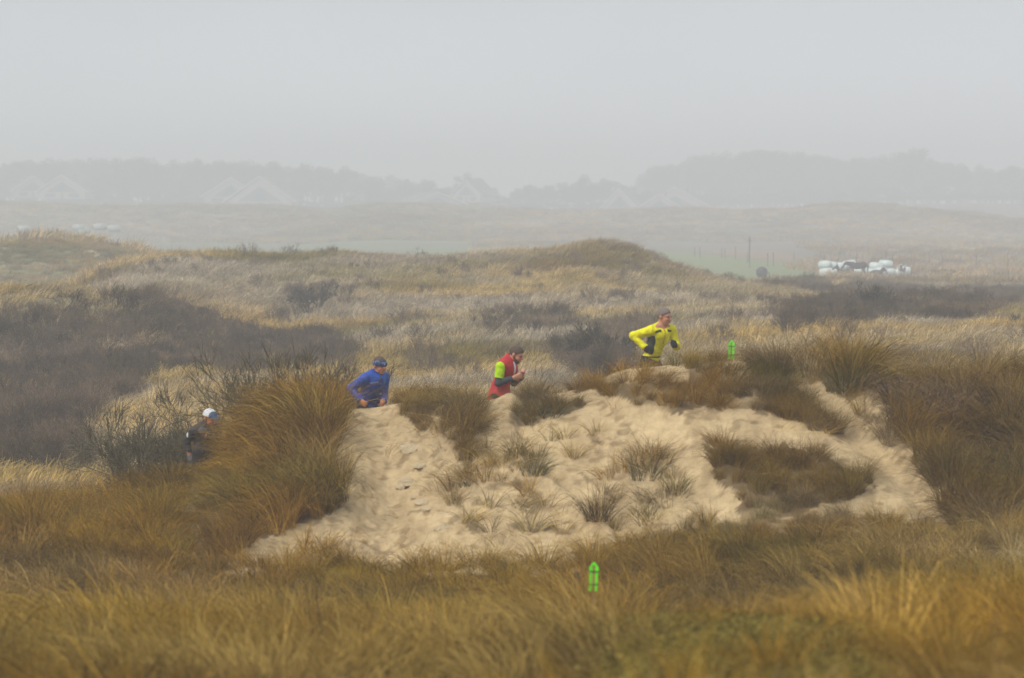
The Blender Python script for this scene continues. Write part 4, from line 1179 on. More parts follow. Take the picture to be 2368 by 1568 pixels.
# ------------------------------------------------------------------ runner with the cap
p0 = (812 / 1.7305, 1795 / 1.7305)
q = lambda x, y, dy: rel(x / 1.7305, y / 1.7305, *p0, dy, D)
a_ = math.radians(48)
T = turn(a_, math.radians(24)); H = turn(a_ * 0.8, math.radians(10))
J = dict(trunk=T, hips=H, pelvis=(0, 0, 0), chest=q(815, 1738, -0.02), neck=q(828, 1698, -0.05),
         Rsh=q(782, 1722, -0.14), Rel=q(746, 1768, 0.02), Rwr=q(757, 1815, -0.02), Rpn=(0.5, 0.8, 0.2),
         Lsh=q(860, 1716, 0.10), Lel=q(872, 1768, 0.06), Lwr=q(828, 1738, -0.18), Lpn=(-0.4, 0.8, 0.2), Lhd=(-0.5, -0.3, 0.6))
J.update(running_legs(H, fwd='L', lift=0.98))
anchor = at(*p0, D)
hR = turn(math.radians(42), math.radians(20))
root, B = make_person('person', 'runner in a dark jacket and white and blue cap behind tall grass', anchor, J, q(842, 1672, -0.08), hR, M_SKIN2)
jk = B['torso'] + cuffed(B, 0) + cuffed(B, 1)
M_NAVY = plain('dark_jacket', (0.028, 0.030, 0.042), 0.7, 0.2, 15, 0.3, 0.8)
top = skin_part('jacket', jk, root, M_NAVY, 0.011, 0.03, 0.009, cuts=[(np.array(B['J']['neck']) + T[2] * 0.05, T[2] * 0.95 + T[0] * 0.3), (np.array(B['J']['pelvis']) - H[2] * 0.06, -H[2])])
C = np.array(B['J']['chest'])
jf = solid(jk, 0.03, 0.014)
sh, el = np.array(B['J']['Rsh']), np.array(B['J']['Rel'])
on_cloth('sleeve_logo', [ell(sh * 0.45 + el * 0.55 + np.array([-0.03, -0.045, 0.03]), (0.020, 0.03, 0.038))], top, M_WHITE, jf)
on_cloth('piping', [box(W(0.05, -0.06, 0.09), (0.12, 0.005, 0.05), T.T, 0.002)], top, plain('mustard_piping', (0.22, 0.16, 0.03), 0.7), jf)
skin_part('collar', [cone(np.array(B['J']['neck']) - T[2] * 0.04, np.array(B['J']['neck']) + T[2] * 0.06 + T[0] * 0.02, 0.080, 0.074)], top, M_NAVY, 0.010, 0.02, 0.0, cuts=[(np.array(B['J']['neck']) + T[2] * 0.055, T[2] * 0.97 + T[0] * 0.25)])
dress_common(B, root, M_BLACKCLOTH, M_SHOE)
g = B['g']; R = B['hR']
cap = skin_part('cap', B['head'][:1], root, M_WHITE, 0.008, 0.02, 0.017, cuts=[(g(0.0, 0, 0.030), -R[2] * 0.98 + R[0] * 0.12)])
cs = solid(B['head'][:1], 0.02, 0.020)
P_, Q_ = skin(solid([ell(g(0.085, -0.01, 0.062), (0.075, 0.09, 0.075), R.T)], 0.01, 0, inter=cs, cuts=[(g(0.0, 0, 0.030), -R[2] * 0.98 + R[0] * 0.12)]), *bounds([ell(g(0.085, -0.01, 0.062), (0.09, 0.09, 0.09), R.T)]), 0.008, 1)
link('front_panel', mesh_np('front_panel', P_, Q_, M_CAPBLUE, True), cap)
skin_part('peak', [ell(g(0.108, 0, 0.044), (0.042, 0.066, 0.010), turn(math.radians(42), math.radians(66)).T)], cap, M_CAPBLUE, 0.006, 0.01)
for s in (0.083, -0.083):
    skin_part('strap', [cone(g(0.0, s, 0.02), g(0.02, s * 0.55, -0.105), 0.005, 0.005)], cap, M_BLACKCLOTH, 0.005, 0.005)

for i in (0, 1): skin_part('glove', B['hands'][i], root, plain('grey_glove', (0.10, 0.095, 0.10), 0.8), 0.009, 0.012, 0.006)

# ------------------------------------------------------------------ route markers: a stake with a folded neon arrow
M_NEON = plain('neon_green_plastic', (0.14, 0.98, 0.02), 0.5, 0.03, 10)
M_STAKE = plain('pine_stake', (0.42, 0.25, 0.10), 0.8, 0.2, 40)
M_TIE = plain('dark_tie', (0.03, 0.05, 0.02), 0.6)

def board(pts, t):
    """a thin plate in the XZ plane with thickness t along Y"""
    n_ = len(pts)
    v = [(x, -t / 2, z) for x, z in pts] + [(x, t / 2, z) for x, z in pts]
    return v, [tuple(range(n_))[::-1], tuple(range(n_, 2 * n_))] + [(i, (i + 1) % n_, (i + 1) % n_ + n_, i + n_) for i in range(n_)]

def cuboid(c, r):
    x, y, z = c; a, b, d = r
    v = [(x + i * a, y + j * b, z + k * d) for k in (-1, 1) for j in (-1, 1) for i in (-1, 1)]
    return v, [(0, 2, 3, 1), (4, 5, 7, 6), (0, 1, 5, 4), (2, 6, 7, 3), (0, 4, 6, 2), (1, 3, 7, 5)]

def rod(a, b, ra, rb, k=6):
    a, b = Vector(a), Vector(b)
    d = (b - a).normalized()
    u = d.orthogonal().normalized(); w = d.cross(u)
    v = [tuple(p + (u * math.cos(6.2832 * i / k) + w * math.sin(6.2832 * i / k)) * r) for p, r in ((a, ra), (b, rb)) for i in range(k)]
    return v, [(i, (i + 1) % k, (i + 1) % k + k, i + k) for i in range(k)] + [tuple(range(k))[::-1], tuple(range(k, 2 * k))]

def join(*parts):
    V_, F_ = [], []
    for v, f in parts:
        o = len(V_); V_ += list(v); F_ += [tuple(i + o for i in q) for q in f]
    return V_, F_

def marker(label, px, py_tip, dist, rz, lean, hgt=0.262, half=0.045, gap=0.013):
    tip = at(px, py_tip, dist)
    z0 = height1(tip.x, tip.y)
    r = empty('route_marker', (tip.x, tip.y, z0), rz)
    r.rotation_euler = (0, lean, rz)
    H_ = tip.z - z0
    tag(r, label, 'marker', 'neon arrows marking the running route')
    # the arrow is one folded plastic sheet: two flaps either side of the stake under a pointed hood
    Lf = [(-gap, H_ - 0.03), (-gap * 0.6, H_ - hgt), (-half * 0.95, H_ - hgt + 0.004), (-half * 0.85, H_ - 0.075), (-half, H_ - 0.055), (-half * 0.35, H_ - 0.012), (0.0, H_ - 0.03)]
    Rt = [(gap, H_ - 0.03), (0.0, H_ - 0.03), (-half * 0.35, H_ - 0.012), (0.004, H_), (half, H_ - 0.05), (half * 0.92, H_ - 0.075), (half * 0.8, H_ - hgt), (gap, H_ - hgt + 0.006)]
    v, f = board(Lf, 0.004)
    a = link('arrow_flap', mesh_from('arrow_flap', v, f, M_NEON), r); a.rotation_euler = (0, 0, math.radians(12))
    v, f = board(Rt, 0.004)
    b = link('arrow_flap', mesh_from('arrow_flap', v, f, M_NEON), r); b.rotation_euler = (0, 0, math.radians(-10))
    v, f = cuboid((0, 0.002, (H_ - 0.035 - 0.25) / 2), (0.007, 0.006, (H_ - 0.035 + 0.25) / 2))
    link('stake', mesh_from('stake', v, f, M_STAKE), r)
    for zz in (0.085, 0.20):
        v, f = cuboid((0, -0.003, H_ - zz), (half * 0.9, 0.011, 0.003))
        link('tie', mesh_from('tie', v, f, M_TIE), r)
    return r

marker('neon green arrow marker on a stake on the dune crest beside the yellow runner', 1690, 786, 50.0, 0.05, 0.02)
marker('neon green arrow marker standing in the foreground grass', 1368, 1299, 33.2, -0.1, 0.03)

# ------------------------------------------------------------------ pale lumps of caked sand on the path
M_CLOD = plain('caked_sand', (0.54, 0.43, 0.27), 0.95, 0.12, 30, 0.1, 0.6)
def lump(seed, r):
    rng = np.random.default_rng(seed)
    v, f = [], []
    import bmesh
    bm = bmesh.new(); bmesh.ops.create_icosphere(bm, subdivisions=2, radius=1.0)
    d = rng.normal(0, 1, (5, 3)); d /= np.linalg.norm(d, axis=1, keepdims=True)
    for q in bm.verts:
        p = np.array(q.co); s = 1.0
        for e in d: s = min(s, 0.78 / max(1e-3, p @ e)) if p @ e > 0.6 else s
        s *= 1 + 0.12 * math.sin(9 * p[0] + seed) * math.cos(7 * p[1])
        q.co = Vector(p * s) * r; q.co.z *= 0.5; q.co.x *= 1.25
    me = bpy.data.meshes.new('sand_clod'); bm.to_mesh(me); bm.free()
    me.materials.append(M_CLOD)
    return me
for i, (px, py, r, lab) in enumerate([
        (945, 1040, 0.115, 'largest pale sand lump, alone high on the bare path'), (968, 1085, 0.07, 'flat pale sand lump just below the largest one'),
        (940, 1112, 0.10, 'broad pale sand lump halfway down the path'), (925, 1128, 0.06, 'small pale sand lump beside the broad one halfway down'),
        (975, 1165, 0.08, 'pale sand lump at the bend of the sand path'), (985, 1178, 0.05, 'tiny pale sand lump touching the one at the bend'),
        (1028, 1192, 0.085, 'tall pale sand lump low on the path near drooping straw'), (1022, 1222, 0.08, 'lowest pale sand lump on the path'), (958, 1150, 0.05, 'tiny pale sand lump just above the bend of the path')]):
    y = 46.0
    for _ in range(30):                                     # walk to where the sight line meets the slope
        p = at(px, py, y); y += (p.z - height1(p.x, p.y)) * 1.2
    p = at(px, py, y)
    o = link('sand_clod', lump(i, r), None, (p.x, p.y, height1(p.x, p.y) + r * 0.05))
    o.rotation_euler = (0.45, 0, 0)
    tag(o, lab, 'sand lump', 'sand lumps on the bare path')

# ------------------------------------------------------------------ single tussocks standing free on the sand
def on_slope(px, py, y=46.5, y1=50.2):
    for _ in range(40):
        p = at(px, py, y); y = min(max(y + (p.z - height1(p.x, p.y)) * 1.2, 43.0), y1)
    p = at(px, py, y)
    return Vector((p.x, p.y, height1(p.x, p.y)))

def own_tuft(label, px, py, hgt, n_, rad, lean, col, seed, alt=(0.11, 0.12, 0.04), y1=50.2, droop=0.8):
    m = blade_mat('tussock_grass', 0.3, alt, 0.5, col)
    me = tuft_mesh('tussock', seed, n_, hgt, rad, lean, droop, 0.008, m, 6, 0.4)
    p = on_slope(px, py, 46.5, y1)
    o = link('marram_tussock', me, None, p)
    o.rotation_euler = (0, 0, 0)
    tag(o, label, 'grass tussock', 'free-standing tussocks on the sand')

own_tuft('tall dark brown tussock alone low on the sand slope', 1382, 1200, 0.52, 150, 0.16, -0.05, UMBER, 501)
own_tuft('low olive tussock on the little sand step', 1235, 1095, 0.36, 140, 0.16, 0.1, (0.20, 0.17, 0.07), 502)
own_tuft('upright olive tussock right of the sand step, wide at the base', 1492, 1105, 0.50, 130, 0.2, 0.05, (0.20, 0.165, 0.075), 503)
own_tuft('upright thin tussock at the edge of the long sand streak', 1563, 1140, 0.42, 90, 0.12, 0.05, OLIVE, 504)
own_tuft('small dark green tussock near fallen straw on the path edge', 1078, 1122, 0.14, 50, 0.08, 0.0, (0.07, 0.08, 0.03), 505)
own_tuft('drooping pale tussock beside the lowest sand lump', 1085, 1205, 0.40, 60, 0.10, 0.5, PALE, 506, droop=1.6)
own_tuft('dark olive tussock below the brow left of the yellow runner', 1272, 962, 0.34, 110, 0.13, 0.1, (0.16, 0.14, 0.06), 507)
own_tuft('pale blond upright tussock on the crest right of the arrow marker', 1880, 868, 0.62, 220, 0.24, 0.12, (0.46, 0.36, 0.19), 508, (0.30, 0.24, 0.12), 50.6)
own_tuft('brown upright tussock on the crest nearest the arrow marker', 1790, 858, 0.60, 240, 0.24, -0.15, (0.24, 0.15, 0.07), 509, y1=50.6)
own_tuft('bushy olive tussock beside the sand ledge on the crest', 1952, 900, 0.44, 200, 0.20, 0.1, (0.19, 0.16, 0.075), 510, y1=50.6)
own_tuft('leaning golden tussock between the blue and red runners', 1078, 945, 0.55, 190, 0.16, -0.38, (0.33, 0.23, 0.09), 511, y1=50.4)
own_tuft('rusty tussock at the left edge of the picture', 35, 1215, 0.75, 420, 0.42, -0.05, (0.27, 0.13, 0.05), 512, (0.10, 0.06, 0.03), 49.6)

# ------------------------------------------------------------------ bramble thicket on the right flank
def bramble(seed, n_):
    rng = np.random.default_rng(seed)
    S = 7
    s = np.linspace(0, 1, S)[None, :]
    u = rng.random(n_)
    v = rng.normal(0, 0.5, n_)
    bx, by = -0.55 + 1.75 * u + 0.22 * v, 0.9 - 1.9 * u + 0.75 * v
    ang = rng.uniform(0, 6.28, n_); ln = rng.uniform(0.25, 0.9, n_); hh = rng.uniform(0.08, 0.34, n_) * (1 - 0.5 * np.abs(v))
    P = np.stack([bx[:, None] + np.cos(ang)[:, None] * ln[:, None] * s, by[:, None] + np.sin(ang)[:, None] * ln[:, None] * s * 0.7,
                  np.zeros((n_, S))], -1)
    hump = (4 * s * (1 - s) * hh[:, None] + 0.12 * s * rng.random(n_)[:, None])
    P[:, :, 2] = hump + rng.normal(0, 0.012, (n_, S)) - 0.02
    return P, rng
mB = blade_mat('bramble_stem', 0.0, (0.26, 0.19, 0.12), 0.6, (0.15, 0.085, 0.05))
P, rng = bramble(5, 1500)
bc = on_slope(2170, 985, 48.0, 50.4)
wx, wy = P[:, :, 0] + bc.x, P[:, :, 1] + bc.y
P[:, :, 2] += height(wx.ravel(), wy.ravel()).reshape(wx.shape) - bc.z
V_, F_, bi = ribbons(P, rng.uniform(0.007, 0.013, len(P)), rng)
me = mesh_np('bramble_thicket', V_, F_, mB); vary_attr(me, bi, rng, len(P))
tag(link('bramble_thicket', me, None, bc), 'tangled red-brown bramble thicket on the right flank of the dune', 'bramble')

# ------------------------------------------------------------------ bare bushes one can tell apart
def own_bush(label, px, py, dist, hgt, rad, seed, col, stems=12, depth=5, thick=0.014):
    p = at(px, py, dist); p.z = height1(p.x, p.y)
    m = blade_mat('bush_twig', 0.0, (0.16, 0.14, 0.07), 0.5, (col[0] * 1.08, col[1] * 0.97, col[2] * 0.88))
    r = empty('bare_bush', p)
    tag(r, label, 'bush', 'leafless bushes')
    link('branches', shrub_mesh('branches', seed, hgt, rad, m, stems, depth, thick, 3, 0.0048 if dist < 70 else 0.012), r)
    v, f = join(*[rod((0.05 * math.cos(k * 2.1), 0.05 * math.sin(k * 2.1), -0.15), (0.16 * math.cos(k * 2.1), 0.16 * math.sin(k * 2.1), hgt * 0.3), 0.022, 0.014, 5) for k in range(4)])
    link('stems', mesh_from('stems', v, f, plain('bush_bark', col, 0.9)), r)

own_bush('wide leafless bush behind the golden grass hill, left of the blue runner', 665, 1010, 57.0, 2.55, 1.35, 601, (0.11, 0.10, 0.065), 14, 5, 0.018)
own_bush('low leafless bush just right of the bush behind the golden hill', 790, 985, 58.0, 2.0, 0.9, 602, (0.12, 0.10, 0.07), 7, 5, 0.014)
own_bush('grey-green leafless bush left of the runner with the cap', 365, 1140, 58.5, 2.2, 1.5, 603, (0.115, 0.108, 0.075), 14, 5, 0.018)
own_bush('thin leafless bush above the head of the runner with the cap', 480, 1020, 62.0, 1.9, 0.9, 604, (0.12, 0.108, 0.078), 8, 5, 0.014)
own_bush('dark round bush alone in the pale grass of the middle dune', 718, 708, 172.0, 1.6, 1.7, 605, (0.075, 0.07, 0.06), 14, 4, 0.03)
own_bush('rounded bare bush on the slope above the yellow runner marker', 2020, 768, 150.0, 1.5, 1.3, 606, (0.08, 0.078, 0.06), 12, 4, 0.025)
own_bush('wide dark bush in the dip left of the yellow runner', 1385, 868, 112.0, 1.5, 1.6, 607, (0.075, 0.068, 0.055), 14, 5, 0.02)
own_bush('wispy twigs poking out of foreground grass under the sand slope', 1320, 1305, 41.5, 0.35, 0.55, 608, (0.08, 0.06, 0.05), 10, 3, 0.006)

# ------------------------------------------------------------------ pasture: wrapped bales, horses, cattle, fence
M_WRAP = plain('pale_green_wrap', (0.66, 0.75, 0.71), 0.35, 0.05, 2.0, 0.5, 0.3)
M_WRAPDULL = plain('mist_dulled_wrap', (0.42, 0.44, 0.42), 0.5, 0.1, 2.0)  # white wrap greyed, so the colour itself holds the fading by mist
M_WRAPDARK = plain('black_wrap', (0.03, 0.03, 0.035), 0.4, 0.1, 3.0)
def bale_mesh(seed):
    rng = np.random.default_rng(seed)
    import bmesh
    bm = bmesh.new()
    bmesh.ops.create_cone(bm, cap_ends=True, segments=18, radius1=0.62, radius2=0.62, depth=1.25)
    bmesh.ops.bevel(bm, geom=[e for e in bm.edges if abs(e.verts[0].co.z - e.verts[1].co.z) < 1e-4], offset=0.13, segments=3, affect='EDGES')
    for v in bm.verts:
        v.co += Vector(rng.normal(0, 0.015, 3))
        if v.co.x < -0.5: v.co.x *= 0.93
    me = bpy.data.meshes.new('wrapped_bale'); bm.to_mesh(me); bm.free()
    me.polygons.foreach_set('use_smooth', [True] * len(me.polygons))
    return me
BALES = [bale_mesh(i) for i in range(4)]
for b in BALES: b.materials.append(M_WRAP)
# (zoom coordinates of the pasture detail: 3000,980 + (x,y)/2.631)
zx = lambda x: (3000 + x / 2.631) / 1.7305
zy = lambda y: (980 + y / 2.631) / 1.7305
def bale(label, x, y_base, dist, tier=0, rz=0.0, mesh=0, mat=None, sc=0.76):
    p = at(zx(x), zy(y_base), dist)
    z = height1(p.x, p.y)
    o = link('wrapped_bale', BALES[mesh], None, (p.x, p.y, z + (0.60 + tier * 0.95) * sc - 0.12 * (mesh % 3)))
    o.rotation_euler = (math.pi / 2 + random.uniform(-0.12, 0.12), 0, rz + random.uniform(-0.5, 0.5)); o.scale = (sc, sc, sc * (1.5 if mat is None else 1.0))
    if mat is not None:
        o.data = BALES[mesh].copy(); o.data.materials.clear(); o.data.materials.append(mat)
    tag(o, label, 'hay bale', 'plastic-wrapped bales')
DB = 402.0
for i, (x, t, d, rz, lab) in enumerate([
        (790, 1, 405, 1.2, 'leftmost pale bale on the top layer of the stack'), (855, 1, 406, 1.3, 'second pale bale from the left on the top layer'),
        (950, 1, 407, 1.4, 'third pale bale from the left on the top layer, above the dark pony'), (1045, 1, 408, 1.4, 'pale bale on the top layer touching the standing horse mane'),
        (800, 0, 402.5, 1.3, 'pale bale at the left end of the bottom layer'), (900, 0, 402, 1.2, 'pale bale at ground level behind the dark pony head'),
        (1050, 0, 402.5, 1.3, 'pale bale at ground level seen under the standing horse neck'), (1155, 0, 403, 1.4, 'pale bale at ground level seen under the standing horse belly'),
        (1180, 0, 406.5, 1.4, 'pale bale hidden behind the standing horse rump'), (1275, 0, 403, 1.3, 'pale bale at ground level just right of the standing horse'),
        (1330, 1, 407, 1.5, 'pale bale on the top layer right of the standing horse'), (1430, 1, 408, 1.5, 'rightmost pale bale on the top layer'),
        (1370, 0, 404.5, 1.4, 'pale bale at ground level behind the small black calf'), (1460, 0, 405, 1.5, 'pale bale at ground level left of the fence stake by the pied cow'),
        (1540, 0, 406, 1.4, 'pale bale at ground level behind the pied cow, left side'), (1620, 0, 408, 1.5, 'rightmost pale bale of the row, behind the pied cow')]):
    bale(lab, x, 300, d, t, rz, i % 4)
bale('dark lone bale standing on the green pasture', 125, 352, 392, 0, 0.3, 1, M_WRAPDARK, 0.98)
# far pale bales on the left plain
for px, py, n_, lab in [(55, 530, 1, 'single pale bale far left on the misty plain'), (183, 527, 1, 'pale bale left of the far pair on the misty plain'), (194, 533, 1, 'low pale bale in front of the left one on the misty plain'), (231, 525, 1, 'left bale of the far pair on the misty plain'), (264, 529, 1, 'right bale of the far pair on the misty plain')]:
    p = at(px, py, 640); z = height1(p.x, p.y)
    o = link('wrapped_bale', BALES[2], None, (p.x, p.y, max(z + 0.6, p.z)))
    o.rotation_euler = (math.pi / 2, 0, 1.5); o.scale = (1.0, 1.0, 1.7)
    o.data = BALES[2].copy(); o.data.materials.clear(); o.data.materials.append(M_WRAPDULL)
    tag(o, lab, 'hay bale', 'far pale bales')

M_BAY = plain('dark_bay_coat', (0.030, 0.022, 0.020), 0.7, 0.2, 3)
M_MANE = plain('black_mane', (0.012, 0.011, 0.012), 0.8)
M_FEATHER = plain('white_feather', (0.6, 0.58, 0.53), 0.9)
M_COW, n, l = mat_nodes('pied_coat')
o_ = n.new('ShaderNodeOutputMaterial'); b_ = n.new('ShaderNodeBsdfPrincipled'); b_.inputs['Roughness'].default_value = 0.8
tc = n.new('ShaderNodeTexCoord'); vo = n.new('ShaderNodeTexNoise'); vo.inputs['Scale'].default_value = 2.6; vo.inputs['Detail'].default_value = 1.0
rp = n.new('ShaderNodeValToRGB'); rp.color_ramp.elements[0].position = 0.47; rp.color_ramp.elements[0].color = (0.02, 0.02, 0.022, 1); rp.color_ramp.elements[1].position = 0.51; rp.color_ramp.elements[1].color = (0.66, 0.63, 0.58, 1)
l.new(tc.outputs['Object'], vo.inputs['Vector']); l.new(vo.outputs['Fac'], rp.inputs['Fac']); l.new(rp.outputs[0], b_.inputs['Base Color']); l.new(b_.outputs[0], o_.inputs['Surface'])

def beast(name, label, cat, prims, x, y_base, dist, mat, scale=1.0, h=0.04):
    p = at(zx(x), zy(y_base), dist)
    r = empty(name, (p.x, p.y, height1(p.x, p.y)))
    r.scale = (scale,) * 3
    skin_part('body', prims, r, mat, h, 0.09)
    tag(r, label, cat)
    return r

def horse_prims(head_low=True):
    """heavy horse in profile, head towards -X; withers 1.6 m"""
    p = [ell((0.05, 0, 1.22), (0.80, 0.31, 0.36)), ell((0.62, 0, 1.30), (0.40, 0.30, 0.36)), ell((-0.50, 0, 1.25), (0.36, 0.27, 0.40)),
         cone((-0.60, 0, 1.36), (-1.15, 0, 1.50), 0.25, 0.15), cone((-1.15, 0, 1.50), (-1.30, 0, 1.46), 0.14, 0.13), cone((-1.30, 0, 1.46), (-1.62, 0, 1.02), 0.125, 0.075),
         cone((-1.60, 0, 1.05), (-1.66, 0, 0.96), 0.078, 0.07), cone((-1.20, 0.06, 1.60), (-1.24, 0.07, 1.72), 0.035, 0.015), cone((-1.20, -0.06, 1.60), (-1.24, -0.07, 1.72), 0.035, 0.015)]
    for y, dx in ((0.16, 0.05), (-0.16, -0.06)):
        p += [cone((-0.48 + dx, y, 1.05), (-0.50 + dx, y, 0.56), 0.13, 0.075), cone((-0.50 + dx, y, 0.56), (-0.47 + dx, y, 0.12), 0.065, 0.05), cone((-0.47 + dx, y, 0.12), (-0.53 + dx, y, 0.05), 0.06, 0.075)]
        p += [cone((0.70 + dx, y, 1.15), (0.60 + dx, y, 0.80), 0.19, 0.11), cone((0.60 + dx, y, 0.80), (0.82 + dx, y, 0.52), 0.10, 0.06), cone((0.82 + dx, y, 0.52), (0.76 + dx, y, 0.12), 0.055, 0.048), cone((0.76 + dx, y, 0.12), (0.70 + dx, y, 0.05), 0.06, 0.075)]
    return p
r = beast('horse', 'dark heavy horse standing in profile with white feathered feet before the bales', 'horse', horse_prims(), 1130, 352, 397, M_BAY)
skin_part('mane', [cone((-0.55, 0, 1.60), (-1.12, 0, 1.66), 0.06, 0.05), ell((-0.85, -0.17, 1.48), (0.32, 0.04, 0.16)), cone((-1.18, 0, 1.64), (-1.34, 0, 1.50), 0.05, 0.03)], r, M_MANE, 0.03, 0.05)
skin_part('tail', [cone((1.00, 0, 1.38), (1.12, 0, 1.10), 0.06, 0.09), cone((1.12, 0, 1.10), (1.08, 0, 0.45), 0.09, 0.04)], r, M_MANE, 0.03, 0.05)
for y, dx in ((0.16, 0.05), (-0.16, -0.06)):
    for bx in (-0.48, 0.76):
        skin_part('feathered_foot', [cone((bx + dx, y, 0.34), (bx - 0.03 + dx, y, 0.05), 0.062, 0.105)], r, M_FEATHER, 0.025, 0.03)
lying = [ell((0.15, 0, 0.42), (0.72, 0.36, 0.40)), ell((-0.35, 0, 0.45), (0.36, 0.30, 0.38)), cone((-0.55, 0, 0.62), (-0.88, 0, 1.08), 0.22, 0.14), cone((-0.88, 0, 1.10), (-1.26, 0, 0.86), 0.13, 0.075), cone((-1.24, 0, 0.88), (-1.32, 0, 0.80), 0.08, 0.07),
         cone((-0.86, 0.05, 1.20), (-0.87, 0.06, 1.33), 0.035, 0.015), cone((-0.86, -0.05, 1.20), (-0.87, -0.06, 1.33), 0.035, 0.015), cone((-0.40, -0.3, 0.15), (-0.85, -0.3, 0.10), 0.09, 0.06), cone((0.5, -0.32, 0.18), (0.05, -0.36, 0.10), 0.12, 0.06)]
r = beast('horse', 'small dark pony lying down left of the standing horse', 'horse', lying, 1000, 342, 395, M_BAY)
skin_part('mane', [cone((-0.58, 0, 0.82), (-0.90, 0, 1.22), 0.06, 0.05)], r, M_MANE, 0.03, 0.05)
calf = [ell((0, 0, 0.36), (0.62, 0.33, 0.34)), cone((0.40, 0, 0.50), (0.66, 0, 0.78), 0.20, 0.15), cone((0.66, 0, 0.78), (0.86, -0.05, 0.62), 0.13, 0.085), cone((0.58, 0.1, 0.86), (0.48, 0.16, 0.98), 0.04, 0.02), cone((0.72, -0.12, 0.86), (0.80, -0.2, 0.96), 0.04, 0.02), cone((0.2, -0.3, 0.1), (0.55, -0.34, 0.07), 0.09, 0.05)]
beast('calf', 'small black calf lying between the horse and the pied cow', 'calf', calf, 1328, 335, 396, M_BAY, 1.15)
cow = [ell((0, 0.1, 0.98), (0.38, 0.85, 0.42)), ell((0, -0.60, 1.02), (0.30, 0.35, 0.36)), cone((0, -0.80, 1.15), (0.02, -1.10, 1.22), 0.22, 0.17), cone((0.02, -1.10, 1.26), (0.03, -1.36, 0.92), 0.14, 0.085), ell((0.03, -1.38, 0.90), (0.095, 0.08, 0.075)),
       cone((0.12, -1.12, 1.30), (0.36, -1.12, 1.26), 0.05, 0.03), cone((-0.10, -1.12, 1.30), (-0.33, -1.12, 1.26), 0.05, 0.03)]
for xx in (-0.2, 0.2):
    cow += [cone((xx, -0.55, 0.85), (xx, -0.55, 0.42), 0.12, 0.07), cone((xx, -0.55, 0.42), (xx, -0.55, 0.04), 0.06, 0.065), cone((xx, 0.72, 0.9), (xx * 1.1, 0.62, 0.52), 0.15, 0.08), cone((xx * 1.1, 0.62, 0.52), (xx * 1.05, 0.72, 0.04), 0.065, 0.065)]
beast('cow', 'black and white pied cow facing the viewer at the right of the bales', 'cow', cow, 1600, 356, 398, M_COW)
lc = [ell((0, 0, 0.42), (1.0, 0.42, 0.42)), ell((0.85, 0, 0.42), (0.40, 0.36, 0.40)), cone((-0.8, 0, 0.52), (-1.15, -0.05, 0.62), 0.24, 0.16), cone((-1.15, -0.05, 0.64), (-1.42, -0.08, 0.40), 0.14, 0.085), cone((-1.10, 0.12, 0.76), (-1.08, 0.3, 0.80), 0.05, 0.03), cone((0.5, -0.4, 0.14), (0.0, -0.44, 0.09), 0.12, 0.06)]
r = beast('cow', 'black cow lying in the grass far right of the bales', 'cow', lc, 2040, 335, 394, M_BAY)
skin_part('muzzle', [ell((-1.46, -0.08, 0.40), (0.12, 0.11, 0.12))], r, M_FEATHER, 0.03, 0.03)

M_POST = plain('weathered_post', (0.10, 0.09, 0.08), 0.9, 0.2, 6)
M_WIRE = plain('fence_wire', (0.16, 0.16, 0.16), 0.5)
def fence(label, pts, dist_of, spacing_pts=True, hgt=1.25, wires=2, rr=0.045):
    """a wire fence along the ground; a part for every post"""
    P = []
    for px, d in pts:
        x = (px - CX) / FOC * d
        P.append(Vector((x, d, height1(x, d))))
    r = empty('wire_fence', P[0])
    tag(r, label, 'fence', 'pasture fences')
    for i, p in enumerate(P):
        hh = hgt * (0.85 + 0.4 * random.random())
        q = p - P[0]
        v, f = rod(q - Vector((0, 0, 0.3)), q + Vector((random.uniform(-0.06, 0.06), 0, hh)), rr, rr * 0.9, 7)
        link('post', mesh_from('post', v, f, M_POST), r)
    for k in range(wires):
        hh = 0.55 + 0.45 * k
        parts = []
        for a, b in zip(P[:-1], P[1:]):
            m = (a + b) / 2 - P[0] + Vector((0, 0, hh - 0.03))
            a_, b_ = a - P[0] + Vector((0, 0, hh)), b - P[0] + Vector((0, 0, hh))
            parts += [rod(a_, m, 0.008, 0.008, 4), rod(m, b_, 0.008, 0.008, 4)]
        v, f = join(*parts)
        link('wire', mesh_from('wire', v, f, M_WIRE), r)
fence('wire fence with leaning posts along the far edge of the green pasture', [(1606, 520), (1618, 505), (1668, 500), (1676, 490), (1700, 485), (1728, 470), (1732, 440), (1775, 450), (1788, 448)], None, hgt=1.4)
fence('long wire fence crossing the pasture behind the bales', [(1835, 455), (1905, 455), (1937, 452), (1980, 455), (2048, 455), (2063, 450), (2106, 455), (2147, 450), (2178, 448), (2220, 455), (2256, 450), (2330, 450), (2400, 450)], None, hgt=1.6)
fence('low wire fence in the scrub in front of the horses', [(1778, 362), (1860, 360), (2020, 366), (2027, 358), (2105, 362), (2235, 360), (2330, 360)], None, hgt=1.15)
for px, py0, py1, d, lab in [(1225, 568, 600, 420, 'left of two thin white poles beyond the middle dune'), (1291, 570, 598, 425, 'right of two thin white poles beyond the middle dune')]:
    a = at(px, py0, d); z = height1(a.x, a.y)
    v, f = rod((0, 0, -0.3), (0, 0, a.z - z), 0.05, 0.045, 6)
    r = empty('white_pole', (a.x, a.y, z))
    link('shaft', mesh_from('shaft', v, f, plain('white_pole_paint', (0.7, 0.7, 0.7), 0.6)), r)
    v, f = rod((0, 0, a.z - z), (0, 0, a.z - z + 0.06), 0.06, 0.03, 6)
    link('cap', mesh_from('cap', v, f, plain('pole_cap', (0.55, 0.55, 0.55), 0.6)), r)
    tag(r, lab, 'pole', 'white poles')
